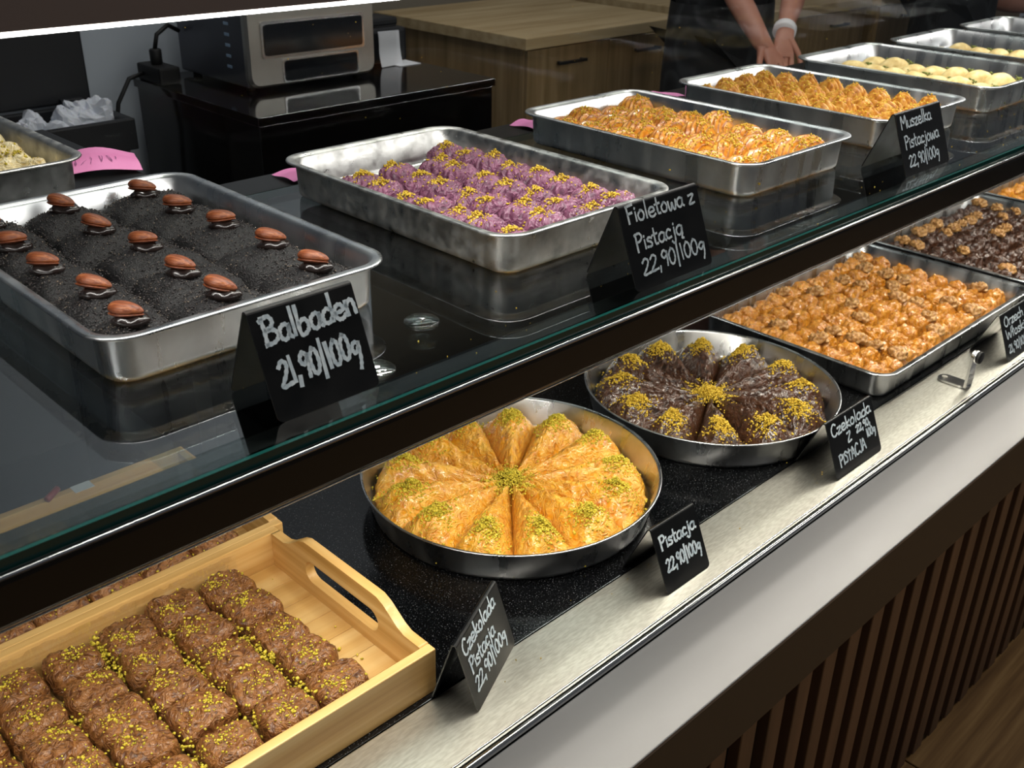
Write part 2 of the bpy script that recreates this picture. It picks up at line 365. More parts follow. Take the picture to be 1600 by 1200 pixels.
# clear mounting pads on the glass
def pad(x, y, z, label):
    r = root('glass_mounting_disc', label, 'disc', (x, y, z))
    link('disc', cyl_mesh('disc', .0175, 0, .0022, M_clear, 32, .0008), r)
    link('inner_ring', cyl_mesh('inner_ring', .0115, .0022, .0034, M_clear, 28, .0006), r)
    link('screw_head', cyl_mesh('screw_head', .0042, .0034, .0046, M_chrome, 16, .0006), r)
pad(.595, .722, SH, 'clear round mounting disc on the glass between the black cake tray and purple tray')
pad(.497, .668, SH, 'clear round mounting disc half hidden behind the Balbaden sign')

# upper shelf
ups = root('upper_shelf', 'bronze bar of the upper shelf with a bright white light strip under it', 'shelf', (0, 0, UP))
UE = 4.6
poly = [(.7385, .0018), (.7365, .0024), (.736, .044), (.741, .050), (.775, .050), (.775, .012), (.760, .002)]
xprism('front_bar', poly, X0, UE, M_topbar, ups)
box('led_strip', (X0, .7395, -.0012), (UE, .7575, .0014), M_led, ups)
box('glass_pane', (X0, .742, .0505), (UE, 1.19, .0585), M_glass, ups)
# rear glass pane of the case
rg = root('rear_glass_panel', 'upright rear glass panel of the case behind the shelf trays, dusted with crumbs', 'glass panel', (0, 0, 0))
box('glass_pane', (X0, 1.2190, SH-.03), (X1, 1.2235, 1.52), M_pane, rg)

# posts that carry the shelves (outside the frame)
for x, nm in ((X0+.015, 'left'), (X1-.015, 'right')):
    p = tag(link('shelf_post', None), 'black post carrying the %s ends of the glass shelves' % nm, 'post')
    box('post', (x-.012, 1.1945, DK), (x+.012, 1.218, 1.52), M_bar, p)
    box('arm', (x-.012, .66, SH-.03), (x+.012, 1.1945, SH-.014), M_bar, p)
    box('arm', (x-.012, .776, UP+.030), (x+.012, 1.1945, UP+.0495), M_bar, p)

# steel glass bracket on the deck edge
br = root('glass_clamp_bracket', 'steel glass clamp bracket with round knob on the steel strip', 'bracket', (1.712, .609, DK), math.radians(-90))
pts = [(x, y) for x, y in rrect(.058, .030, .0145, 8)]
prism('base_plate', [(x-.002, y+.004) for x, y in pts], 0, .004, M_chrome, br, .0008)
prism('screw_head', [(.005*math.cos(a*math.pi/9)-.020, .005*math.sin(a*math.pi/9)+.004) for a in range(18)], .004, .0052, M_steel, br)
bm = bmesh.new()
outl = [(-.013, .0), (.013, 0)]+[(.0105*math.cos(math.radians(a)), .058+.0105*math.sin(math.radians(a))) for a in range(0, 181, 20)]
vs = [bm.verts.new((.020, y, z)) for y, z in outl]; fc = bm.faces.new(vs)
for v in [e for e in bmesh.ops.extrude_face_region(bm, geom=[fc])['geom'] if isinstance(e, bmesh.types.BMVert)]: v.co.x = .0245
up_ = link('upright', bm_mesh('upright', bm, M_chrome), br, (0, .003, .002))
k = link('knob', cyl_mesh('knob', .0115, .0245, .0285, M_chrome, 28, .0006, 'X'), br, (0, .003, .060))
link('knob_pad', cyl_mesh('knob_pad', .0110, .0286, .0345, M_rubber, 28, .001, 'X'), k)

# ------------------------------------------------------------------ trays
def pan_mesh(name, w, d, h, m, R=.040, flare=.0155):
    prof = [(flare+.010, 0), (flare+.004, .0006), (flare, .004), (flare-.001, .009), (.0125, h-.007), (.0115, h-.0045), (.003, h-.0040),
            (0, h-.0022), (.0006, h-.0004), (.003, h), (.0095, h-.0006), (.0135, h-.004), (flare+.0012, .011), (flare+.003, .006), (flare+.008, .0032), (flare+.014, .0026)]
    loops = [[(x, y, z) for x, y in rrect(w-2*i, d-2*i, max(R-i, .010), 8)] for i, z in prof]
    return loops_mesh(name, loops, m)
def rect_tray(name, label, x0, x1, y0, y1, z, h, m, rz=0):
    o = link(name, pan_mesh(name, x1-x0, y1-y0, h, m), None, ((x0+x1)/2, (y0+y1)/2, z), rz)
    return tag(o, label, 'tray')
def round_pan_mesh(name, R, h, m, n=96):
    prof = [(R-.030, 0), (R-.018, .0005), (R-.0145, .003), (R-.013, .008), (R-.0035, h-.004), (R-.0022, h-.003), (R, h-.002), (R+.0004, h-.0006), (R-.001, h), (R-.0032, h-.0004),
            (R-.0045, h-.003), (R-.0142, .009), (R-.016, .0045), (R-.021, .0025), (R-.035, .0022)]
    return loops_mesh(name, [[(r*math.cos(2*math.pi*j/n), r*math.sin(2*math.pi*j/n), z) for j in range(n)] for r, z in prof], m)

TH = .050
rect_tray('baking_tray', 'aluminium tray of black poppy seed cake behind the Balbaden sign', .297, .606, .768, 1.203, SH, TH, M_alu)
rect_tray('baking_tray', 'worn aluminium tray filled with purple pastries', .722, 1.022, .735, 1.172, SH, TH, M_alu_worn)
rect_tray('baking_tray', 'aluminium tray of orange layered pastries between purple and shell pastries', 1.160, 1.447, .728, 1.168, SH, TH, M_alu)
rect_tray('baking_tray', 'aluminium tray of ridged shell pastries behind the Muszelka sign', 1.547, 1.840, .733, 1.162, SH, TH, M_alu)
rect_tray('baking_tray', 'aluminium tray of cream pastries just right of the Muszelka tray', 1.942, 2.262, .738, 1.160, SH, TH, M_alu)
rect_tray('baking_tray', 'second aluminium tray of cream pastries, farther along the shelf', 2.312, 2.620, .738, 1.150, SH, TH, M_alu)
rect_tray('baking_tray', 'farthest aluminium tray on the shelf at the top right corner', 2.672, 2.960, .738, 1.152, SH, TH, M_alu)
rect_tray('baking_tray', 'aluminium tray of pale crumpled phyllo at the left edge behind the black cake', .10, .549, 1.326, 1.70, SH, TH, M_alu_worn)
rect_tray('large_baking_tray', 'large aluminium tray of golden walnut rolls on the granite deck', 1.537, 2.152, .652, 1.050, DK, TH, M_alu)
rect_tray('large_baking_tray', 'large aluminium tray of dark chocolate walnut rolls at the right edge', 2.170, 2.735, .652, 1.045, DK, TH, M_alu)
rect_tray('large_baking_tray', 'farthest deck tray of golden pastry at the right edge under the shelf', 2.752, 3.310, .652, 1.045, DK, TH, M_alu)
GC = (.886, .885); CC = (1.3137, .851)
rp = round_pan_mesh('round_pan', .2115, .050, M_alu)
tag(link('round_pan', rp, None, GC+(DK,)), 'round aluminium pan of golden baklava wedges', 'pan')
tag(link('round_pan', rp, None, CC+(DK,), 1.1, (.985, .985, 1)), 'round aluminium pan of dark chocolate baklava wedges', 'pan')

# ------------------------------------------------------------------ pastry geometry
def blob(rx, ry, h, n=40, m=14, pe=2.6, a=.62, b=.55, disp=None, seed=0, z0=0):
    th = np.linspace(0, 2*np.pi, n, endpoint=False); ph = np.linspace(0, np.pi/2, m+1)[1:]
    c, s = np.cos(th), np.sin(th); R = (np.abs(c)**pe+np.abs(s)**pe)**(-1/pe)
    rr = np.sin(ph)**a; zz = np.maximum(np.cos(ph), 0)**b
    P = np.stack([np.outer(rr, c*R)*rx, np.outer(rr, s*R)*ry, np.outer(zz, np.ones(n))*h], -1).reshape(-1, 3)
    P = np.vstack([[[0, 0, h]], P])
    if disp is not None: P = disp(P)
    P[:, 2] = np.maximum(P[:, 2], 0)+z0; P[-n:, :2] *= .88; P[-2*n:-n, :2] *= .97
    f = []
    for i in range(m-1):
        j = np.arange(n); k = (j+1) % n; A = 1+i*n
        f.append(np.stack([A+j, A+n+j, A+n+k, A+k], 1))
    f = [tuple(q) for q in np.vstack(f)]+[(0, 1+j, 1+(j+1) % n) for j in range(n)]
    f.append(tuple(1+(m-1)*n+np.arange(n))[::-1])
    return P, f
ICO_V = None
def ico():
    global ICO_V, ICO_F
    if ICO_V is None:
        bm = bmesh.new(); bmesh.ops.create_icosphere(bm, subdivisions=1, radius=1)
        ICO_V = np.array([v.co for v in bm.verts]); ICO_F = np.array([[v.index for v in f.verts] for f in bm.faces]); bm.free()
    return ICO_V, ICO_F
def crumbs_mesh(name, pts, size, m, seed=0):
    r = np.random.default_rng(seed); V, F = ico(); n = len(pts); pts = np.asarray(pts)
    s = size*r.uniform(.45, 1.25, (n, 1, 1))*r.uniform(.6, 1.3, (n, 1, 3))
    v = V[None]*s*(1+r.uniform(-.22, .22, (n, len(V), 1)))
    a = r.uniform(0, 6.28, n); c, sn = np.cos(a), np.sin(a)
    v = np.stack([v[..., 0]*c[:, None]-v[..., 1]*sn[:, None], v[..., 0]*sn[:, None]+v[..., 1]*c[:, None], v[..., 2]], -1)+pts[:, None]
    f = F[None]+(np.arange(n)*len(V))[:, None, None]
    return mesh_np(name, v.reshape(-1, 3), f.reshape(-1, 3), m, False)
def surf_pick(P, n, r, centre=(0, 0), rad=.012, top=None, lift=.0006, seed=0, layers=1):
    """n crumb points on the highest vertices of P around centre"""
    g = np.random.default_rng(seed)
    x = g.normal(centre[0], rad if np.isscalar(rad) else rad[0], n); y = g.normal(centre[1], rad if np.isscalar(rad) else rad[1], n)
    d = (P[None, :, 0]-x[:, None])**2+(P[None, :, 1]-y[:, None])**2
    idx = np.argsort(d, 1)[:, :4]; w = 1/(np.take_along_axis(d, idx, 1)+1e-8)
    z = (P[idx, 2]*w).sum(1)/w.sum(1)
    ok = np.sqrt(d.min(1)) < .006
    q = np.exp(-((x-centre[0])**2+(y-centre[1])**2)/(2*(np.mean(rad)*.8)**2))
    return np.stack([x, y, z+lift+g.uniform(0, 1, n)*q*r*(layers-1)], 1)[ok]
def piece(name, label, cat, group, me, loc, rz=0, sc=None, kids=()):
    o = tag(link(name, me, None, loc, rz, sc), label, cat, group)
    for nm, cm in kids:
        c = link(nm, cm, o)
        if 'crumb' in nm: c['kind'] = 'stuff'
    return o
ORD = ['first', 'second', 'third', 'fourth', 'fifth', 'sixth', 'seventh', 'eighth', 'ninth', 'tenth', 'eleventh', 'twelfth', 'thirteenth']
TONE = {}
def set_tone(me):
    a = me.attributes.new('tone', 'FLOAT', 'POINT'); a.data.foreach_set('value', np.ascontiguousarray(TONE['v'], np.float32))
    return me
def ridged(x): return 1-np.abs(x)

# --- brown squares in the wooden trays
VB = []
for s in range(6):
    def dsp(P, s=s):
        q = P*np.array([1, 1, 1.0])
        n1 = fbm(q*45+s*7, s, 3); n2 = ridged(fbm(q*85+s*3, s+9, 2))
        k = 1+.075*n1; P = P*k[:, None]; P[:, 2] += (n2-.55)*.0045*np.clip(P[:, 2]/.02, 0, 1)
        side = np.clip(1-P[:, 2]/.026, 0, 1); P[:, :2] *= (1-.05*side+.022*np.sin(P[:, 2]*1500)*side)[:, None]
        return P
    P, f = blob(.0345, .0315, .039, 60, 24, 4.0, .44, .48, dsp)
    me = mesh_np('baklava_square', P, f, M_brown)
    T = P[P[:, 2] > .024]; g = np.random.default_rng(s)
    pts = T[g.choice(len(T), 26)]+[0, 0, .0004]
    pts = np.vstack([pts, surf_pick(T, 55, .002, (g.uniform(-.014, .014), g.uniform(-.014, .014)), .009, seed=s)])
    VB.append((me, crumbs_mesh('pistachio_crumbs', pts, .0014, M_crumb, s)))
cols = [(.460, (.931, .876, .820, .767, .712)), (.397, (.930, .874, .819, .764, .711)), (.335, (.929, .875, .822, .769, .711)), (.271, (.927, .871, .820, .768, .712)),
        (.210, (.929, .876, .822, .768, .711)), (.147, (.930, .876, .82, .765, .711))]
n = 0
for ci, (x, ys) in enumerate(cols):
    for ri, y in enumerate(ys):
        v = VB[n % 6]; n += 1
        piece('chocolate_baklava_square', 'brown baklava square in front wooden tray, %s from the front, %s column from the right' % (ORD[4-ri], ORD[ci]), 'pastry', 'chocolate baklava squares in the front wooden tray',
              v[0], (x+random.uniform(-.002, .002), y, DK+.0125), random.choice((0, math.pi))+random.uniform(-.12, .12), (.90+random.uniform(-.03, .03), .88+random.uniform(-.03, .03), .98+random.uniform(-.06, .06)), [('pistachio_crumbs', v[1])])
pts = []
for i in range(64):      # heaps of crumbs in the gaps
    x = random.choice([.4285, .366, .303, .2405, .18, .46, .40, .335])+random.gauss(0, .004); y = random.uniform(.70, .95)
    if x in (.46,): pass
    k = random.randint(14, 50)
    pts.append(np.stack([rng.normal(x, .006, k), rng.normal(y, .008, k), DK+.024+np.abs(rng.normal(.012, .006, k))], 1))
pts.append(np.stack([rng.uniform(.13, .535, 60), rng.uniform(.69, .96, 60), np.full(60, DK+.0132)], 1))
tag(link('pistachio_crumbs', crumbs_mesh('pistachio_crumbs', np.vstack(pts), .0019, M_crumb, 3)), 'ground pistachio scattered between the brown squares in front wooden tray', 'pistachio', kind='stuff')
for i in range(8):
    for j in range(3):
        v = VB[(i+2*j) % 6]
        piece('chocolate_baklava_square', 'brown baklava square in rear wooden tray, %s row, %s from the right' % (('front', 'middle', 'back')[j], ORD[i]), 'pastry', 'chocolate baklava squares in the rear wooden tray',
              v[0], (.490-.064*i, 1.026+.062*j, DK+.0150), random.uniform(-.1, .1), None, [('pistachio_crumbs', v[1])])

# --- wooden trays
def wooden_tray(label, x0, x1, y0, y1, h, hand, rise):
    t = root('wooden_tray', label, 'tray', ((x0+x1)/2, (y0+y1)/2, DK)); w = (x1-x0)/2; d = (y1-y0)/2; th = .012
    nb = 7
    for i in range(nb):
        a = -d+th+(2*d-2*th)*i/nb; b = -d+th+(2*d-2*th)*(i+1)/nb
        box('bottom_strip', (-w+th, a+.0003, .002), (w-th, b-.0003, .011), M_bamboo, t, .0004, 1)
    for s in (-1, 1):
        box('long_side', (-w, s*d-(th if s > 0 else 0), 0), (w, s*d+(0 if s > 0 else th), h), M_bamboo, t, .0015)
    for s in (-1, 1):
        cu = bpy.data.curves.new('end_board', 'CURVE'); cu.dimensions = '2D'; cu.fill_mode = 'BOTH'; cu.extrude = th/2
        e = d-th-.0005; prof = [(-e, 0), (e, 0), (e, h)]
        for i in range(25):
            u = 1-2*i/24; q = min(1, max(0, (.86-abs(u))/.38)); prof.append((u*(e-.004), h+rise*(q*q*(3-2*q))))
        prof.append((-e, h))
        def spl(pp):
            sp = cu.splines.new('POLY'); sp.points.add(len(pp)-1); sp.use_cyclic_u = True
            for p, (a, b) in zip(sp.points, pp): p.co = (a, b, 0, 1)
        spl(prof)
        if hand:
            hw, hr, hz = .056, .0150, h*.5+rise*.62
            spl([(hw*sg+hr*math.cos(a), hz+hr*math.sin(a)) for sg, A in ((1, range(-90, 91, 15)), (-1, range(90, 271, 15))) for a in map(math.radians, A)])
        ob = bpy.data.objects.new('tmp', cu); COL.objects.link(ob); bpy.context.view_layer.update()
        me = bpy.data.meshes.new_from_object(ob.evaluated_get(bpy.context.evaluated_depsgraph_get()))
        bpy.data.objects.remove(ob); me.materials.clear(); me.materials.append(M_bamboo_y)
        me.transform(Matrix.Translation((s*(w-th/2), 0, 0)) @ Matrix(((0, 0, 1, 0), (1, 0, 0, 0), (0, 1, 0, 0), (0, 0, 0, 1))))
        link('handle_board', me, t)
    return t
wooden_tray('light bamboo tray with cut-out handle holding brown squares, in front', .06, .556, .664, .9765, .058, True, .026)
wooden_tray('light bamboo tray behind the first one, mostly hidden under the shelf', .02, .570, .9785, 1.238, .056, False, .0)
box_o = box('paper_label', (.408, 1.219, DK+.0562), (.434, 1.2375, DK+.0568), M_paper); tag(box_o, 'small white paper label on rear wooden tray rim', 'label')
tag(link('marker_pen', tube_mesh('marker_pen', [(.372, 1.222, DK+.0607), (.392, 1.236, DK+.0627)], .0045, M_red, 12)), 'short dark red marker lying on rear wooden tray rim', 'marker')

# plastic film along the back of the front tray
u, v_ = np.meshgrid(np.linspace(0, 1, 90), np.linspace(0, 1, 10))
xx = .09+.40*u; ww = fbm(np.stack([u*26, v_*3, u*0], -1), 5, 3)
zz = DK+.014+.042*v_**1.2; yy = .9620-.008*(1-v_)-.005*np.abs(ww)
V = np.stack([xx, yy, zz+.002*ww], -1).reshape(-1, 3); idx = np.arange(900).reshape(10, 90)
F = np.stack([idx[:-1, :-1], idx[:-1, 1:], idx[1:, 1:], idx[1:, :-1]], -1).reshape(-1, 4)
tag(link('plastic_film', mesh_np('plastic_film', V, F, M_film)), 'crinkled clear plastic film along inner back side of front wooden tray', 'film')

# --- round baklava wedges
def wedge(nw, R, h, seed, base, nt=76, ns=40):
    t = np.linspace(.055, 1, nt); s = np.linspace(-1, 1, ns)
    T, S = np.meshgrid(t, s, indexing='ij'); r = T*R
    half = np.tan(np.pi/nw)*r*.965+.0008
    hh = h*(.40+.62*np.clip(T, 0, .72)/.72)*np.clip(1-np.clip((T-.80)/.2, 0, 1)**2.6*.86, 0, 1)
    sk = S+.22*(1-S*S)*(.6 if seed % 2 else -.3)
    arch = np.clip(1-np.abs(sk)**1.75, 0, 1)**.85
    n1 = fbm(np.stack([r*38, S*half*90, T*0+seed*3.1], -1), seed, 3); n2 = ridged(fbm(np.stack([r*70+S*2, S*half*45, T*0+seed], -1), seed+5, 2))
    n3 = ridged(1.6*fbm(np.stack([r*55+S*1.5, S*half*160, T*0+seed*2.3], -1), seed+11, 3))
    z = base+hh*(.05+.98*arch)*(1+.06*n1)+((n2-.6)*.0045+(n3-.5)*.0030)*np.clip(arch*1.5, 0, 1)
    Y = S*half*(1+.03*n1); X = r*(1-.03*(S*S)*T)+.002*n1
    P = np.stack([X, Y, z], -1).reshape(-1, 3); i = np.arange(nt*ns).reshape(nt, ns)
    F = [tuple(q) for q in np.stack([i[:-1, :-1], i[1:, :-1], i[1:, 1:], i[:-1, 1:]], -1).reshape(-1, 4)]
    edge = list(i[0])+list(i[1:, -1])+list(i[-1, ::-1][1:])+list(i[::-1, 0][1:-1]); k = len(P)
    B = P[edge].copy(); B[:, 2] = 0.0; B[:, :2] *= .92; P2 = np.vstack([P, B]); m = len(edge)
    for a in range(m): F.append((edge[a], edge[(a+1) % m], k+(a+1) % m, k+a))
    F.append(tuple(range(k, k+m))[::-1])
    return P2, F, P
def wedges(nw, R, h, M, mc, cen, angs, name, label, group, cseed, tuft):
    VV = []
    for s in range(5):
        P, F, T = wedge(nw, R, h, s+cseed, .004)
        g = np.random.default_rng(s+cseed); me = mesh_np(name, P, F, M)
        q = surf_pick(T, 420, .008, (R*tuft, g.uniform(-.004, .004)), (.013, .0095), seed=s, layers=2)
        q2 = surf_pick(T, 60, .002, (R*.86, g.uniform(-.012, .012)), (.020, .022), seed=s+50)
        q3 = surf_pick(T, 34, .003, (R*.93, np.tan(np.pi/nw)*R*.93), (.007, .004), seed=s+80)
        VV.append((me, crumbs_mesh('pistachio_crumbs', np.vstack([q, q2, q3]), .0016, mc, s)))
    for i, a in enumerate(angs):
        v = VV[(i*2) % 5]
        piece(name, label % ORD[i], 'pastry', group, v[0], (cen[0], cen[1], DK+.0028), math.radians(a), None, [('pistachio_crumbs', v[1])])
    n = 1500; g = np.random.default_rng(cseed); rad = np.abs(g.normal(0, .024, n)); an = g.uniform(0, 6.28, n)
    z = DK+.0025+h*.44+.017*np.exp(-(rad/.022)**2)*g.uniform(.2, 1, n)+.006*np.clip(rad/.04, 0, 1)
    return np.stack([cen[0]+rad*np.cos(an), cen[1]+rad*np.sin(an), z], 1)
ang0 = [47+i*360/13 for i in range(13)]
pt = wedges(13, .1925, .043, M_gold, M_crumb, GC, ang0, 'golden_baklava_wedge', 'golden baklava wedge with pistachio tuft, %s counterclockwise from the back of its round pan', 'golden wedges in the round pan', 11, .78)
tag(link('pistachio_heap', crumbs_mesh('pistachio_heap', pt, .0015, M_crumb, 8)), 'green pistachio crumb heap in the middle of the golden wedges', 'pistachio', kind='stuff')
pt = wedges(12, .1885, .043, M_choc, M_crumb_y, CC, [13+i*30 for i in range(12)], 'chocolate_baklava_wedge', 'chocolate baklava wedge with yellow pistachio tuft, %s counterclockwise from right side of round pan', 'chocolate wedges in the round pan', 31, .78)
tag(link('pistachio_heap', crumbs_mesh('pistachio_heap', pt, .0015, M_crumb_y, 9)), 'yellow pistachio crumb heap in the middle of the chocolate wedges', 'pistachio', kind='stuff')

# --- black poppy seed cake pieces with almonds
AL = [(.528, 1.145), (.434, 1.150), (.530, 1.066), (.431, 1.056), (.345, 1.062), (.443, .975), (.538, .985), (.543, .897), (.343, .980), (.435, .885), (.352, .891), (.435, .812), (.345, .813), (.538, .814), (.352, 1.147)]
bx0, bx1, by0, by1 = .297+.026, .606-.026, .768+.026, 1.203-.026
P, f = blob(.0165, .0092, .0095, 36, 14, 2.0, .8, .8, lambda P: np.stack([P[:, 0], P[:, 1]*(1-.32*P[:, 0]/.0165)*(1-.25*(P[:, 0]/.0165)**2), P[:, 2]*(1-.2*P[:, 0]/.0165)], 1))
Q = P.copy(); Q[:, 2] *= -.35
alm = mesh_np('almond', np.vstack([P, Q]), f+[tuple(len(P)+i for i in q[::-1]) for q in f], M_almond)
P, f = blob(.0175, .0112, .0095, 36, 10, 2.2, .6, .7, lambda P: P*(1+.12*vn(P*120, 3))[:, None]); dab = mesh_np('chocolate_dab', P, f, M_dab)
CAKE_COL = [[12, 10, 8, 4, 14], [11, 9, 5, 3, 1], [13, 7, 6, 2, 0]]
def cake_pos(i):
    for c, L_ in enumerate(CAKE_COL):
        if i in L_: return '%s from the front in the %s column' % (ORD[L_.index(i)], ('left', 'middle', 'right')[c])
M_seed = mat('poppy_seed', '#242022', .4, ramp=[(.35, '#0e0c0c'), (.65, '#352d2c')], nscale=900); M_seed_l = mat('pale_seed', '#6f6254', .5)
for i, (ax, ay) in enumerate(AL):
    n_, m_ = 56, 16; th = np.linspace(0, 2*np.pi, n_, endpoint=False); dr = np.stack([np.cos(th), np.sin(th)], 1); Rb = np.full(n_, .2)
    for j, (qx, qy) in enumerate(AL):
        if j == i: continue
        d = np.array([qx-ax, qy-ay]); dd = dr@d
        Rb = np.minimum(Rb, np.where(dd > 1e-6, (d@d)/2/np.maximum(dd, 1e-6), 9))
    for lim, axs, sg in ((bx1-ax, 0, 1), (ax-bx0, 0, -1), (by1-ay, 1, 1), (ay-by0, 1, -1)):
        dd = dr[:, axs]*sg; Rb = np.minimum(Rb, np.where(dd > 1e-6, lim/np.maximum(dd, 1e-6), 9))
    Rb = (Rb+np.roll(Rb, 1)+np.roll(Rb, -1))/3*.99
    t = np.linspace(0, 1, m_+1)[1:]; tt = t**.9
    X = ax+np.outer(tt, dr[:, 0]*Rb); Y = ay+np.outer(tt, dr[:, 1]*Rb)
    n1 = fbm(np.stack([X*30, Y*30, X*0], -1), 4, 3); n2 = fbm(np.stack([X*260, Y*260, X*0], -1), 7, 2)
    edge = np.clip((tt-.80)/.20, 0, 1)[:, None]**2
    Z = .041-.015*tt[:, None]**1.8*(1+.6*n1)+.0045*n1*tt[:, None]-edge*np.clip(.006+.014*vn(np.stack([X*38, Y*38, X*0+2], -1), 9), .001, .020)+.0012*n2
    Pv = np.stack([X-ax, Y-ay, Z], -1).reshape(-1, 3); top = np.array([[0, 0, .041]])
    base = Pv[-n_:].copy(); base[:, 2] = 0; Pv = np.vstack([top, Pv, base]); F = [(0, 1+j, 1+(j+1) % n_) for j in range(n_)]
    for a in range(m_):
        for j in range(n_): F.append((1+a*n_+j, 1+(a+1)*n_+j, 1+(a+1)*n_+(j+1) % n_, 1+a*n_+(j+1) % n_))
    F.append(tuple(range(1+m_*n_, 1+(m_+1)*n_))[::-1])
    ck = piece('poppy_cake_piece', 'black poppy seed cake piece with dipped almond, '+cake_pos(i), 'cake', 'poppy seed cake pieces in the first tray', mesh_np('poppy_cake_piece', Pv, F, M_cake), (ax, ay, SH+.0035))
    g = np.random.default_rng(i); sd = g.uniform(0, 1, (1200, 2)); ii = np.minimum((sd[:, 0]**.5*m_*n_).astype(int)//n_*n_+(sd[:, 1]*n_).astype(int), m_*n_-1)
    base_p = Pv[1+ii]+g.normal(0, 1, (1200, 3))*[.0022, .0022, .0003]
    for nm_, q_, mm, sz in (('poppy_seeds', base_p[:1000], M_seed, .0009), ('pale_seeds', base_p[1000:1200], M_seed_l, .0007)):
        c = link(nm_, crumbs_mesh(nm_, q_, sz, mm, i), ck); c['kind'] = 'stuff'
    rz = math.radians(-45+random.uniform(-14, 14))
    c = link('chocolate_dab', dab, ck, (.001, -.001, .0385), rz+.2); c = link('almond', alm, ck, (-.001, .0015, .0490), rz+random.choice((0, math.pi)))
    c.rotation_euler = (random.uniform(-.35, -.1), random.uniform(-.2, .2), rz)
pts = np.stack([rng.uniform(bx0, bx1, 260), rng.uniform(by0, by1, 260)], 1)

# --- purple pastries
def ridge_disp(s, nr, amp, sc=1.0):
    def d(P):
        th = np.arctan2(P[:, 1], P[:, 0]); n1 = fbm(P*60+s*5, s, 3)
        rad = np.hypot(P[:, 0], P[:, 1]); rel = np.clip(rad/.022, 0, 1)
        rr = np.sin(th*nr+s+3*n1)*amp*rel
        k = 1+rr+.07*n1; P = P*k[:, None]
        return P
    return d
VP = []
for s in range(6):
    P, f = blob(.0305, .0235, .034, 56, 16, 2.4, .62, .6, ridge_disp(s, 13+s % 3, .055)); me = mesh_np('purple_pastry', P, f, M_purple)
    T = P[P[:, 2] > .012]; g = np.random.default_rng(s)
    q = np.vstack([surf_pick(T, 85, .006, (g.uniform(-.012, .004), g.uniform(-.002, .008)), (.0075, .0042), seed=s, layers=2), surf_pick(T, 26, .001, (0, 0), .014, seed=s+9)])
    VP.append((me, crumbs_mesh('pistachio_crumbs', q, .0014, M_crumb_y, s)))
n = 0
for c, (x, top) in enumerate(((.7755, 7), (.840, 7), (.904, 7), (.967, 8))):
    for r in range(top):
        y = .782+.0455*r+(.008 if c % 2 else 0)
        if y > 1.135: continue
        v = VP[n % 6]; n += 1
        piece('purple_pastry', 'crinkled purple pastry with yellow crumbs, %s from the front, %s row from the left' % (ORD[r], ORD[c]), 'pastry', 'purple pastries in the second tray', v[0], (x+random.uniform(-.003, .003), y, SH+.0035),
              random.uniform(-.25, .25)+(math.pi if n % 2 else 0), (.99, 1.0, .95+random.uniform(0, .16)), [('pistachio_crumbs', v[1])])

# --- orange layered pastries
VO = []
for s in range(5):
    def dsp(P, s=s):
        n1 = fbm(P*40+s*5, s, 2); d = np.hypot(P[:, 0]*.75, (P[:, 1]+.026)*1.0, P[:, 2]*.45)/.0056 if False else np.sqrt((P[:, 0]*.75)**2+(P[:, 1]+.026)**2+(P[:, 2]*.45)**2)/.0062+.35*n1+s*.2
        st = d % 1; TONE['v'] = np.clip((st-.62)/.25, 0, 1)*np.clip((.99-st)/.05, 0, 1)*.85*np.clip((.022-P[:, 1])/.016, 0, 1); saw = (st-.35)*.0050*np.clip(P[:, 2]/.010, 0, 1)*np.clip((.026-P[:, 1])/.018, .15, 1)
        P = P*(1+.05*n1)[:, None]; L = np.linalg.norm(P, axis=1)[:, None]+1e-6
        return P+P/L*saw[:, None]
    P, f = blob(.0325, .0285, .036, 110, 56, 2.2, .75, .75, dsp); me = set_tone(mesh_np('orange_pastry', P, f, M_orange))
    T = P[P[:, 2] > .010]; g = np.random.default_rng(s)
    q = np.vstack([surf_pick(T, 110, .004, (g.uniform(-.01, .01), -.014), (.014, .009), seed=s, layers=2), surf_pick(T, 16, .001, (0, 0), .016, seed=s+9)])
    VO.append((me, crumbs_mesh('pistachio_crumbs', q, .0014, M_crumb_y, s)))
n = 0
for c in range(4):
    for r in range(7):
        v = VO[n % 5]; n += 1; x = 1.2105+.062*c; y = .777+.0550*r+(.010 if c % 2 else 0)
        piece('orange_layered_pastry', 'domed orange layered pastry, %s from the front, %s row from the left' % (ORD[r], ORD[c]), 'pastry', 'orange layered pastries in the third tray', v[0],
              (x, y, SH+.0035), random.uniform(-.5, .3), (1.0, 1.02, .92+random.uniform(0, .28)), [('pistachio_crumbs', v[1])])
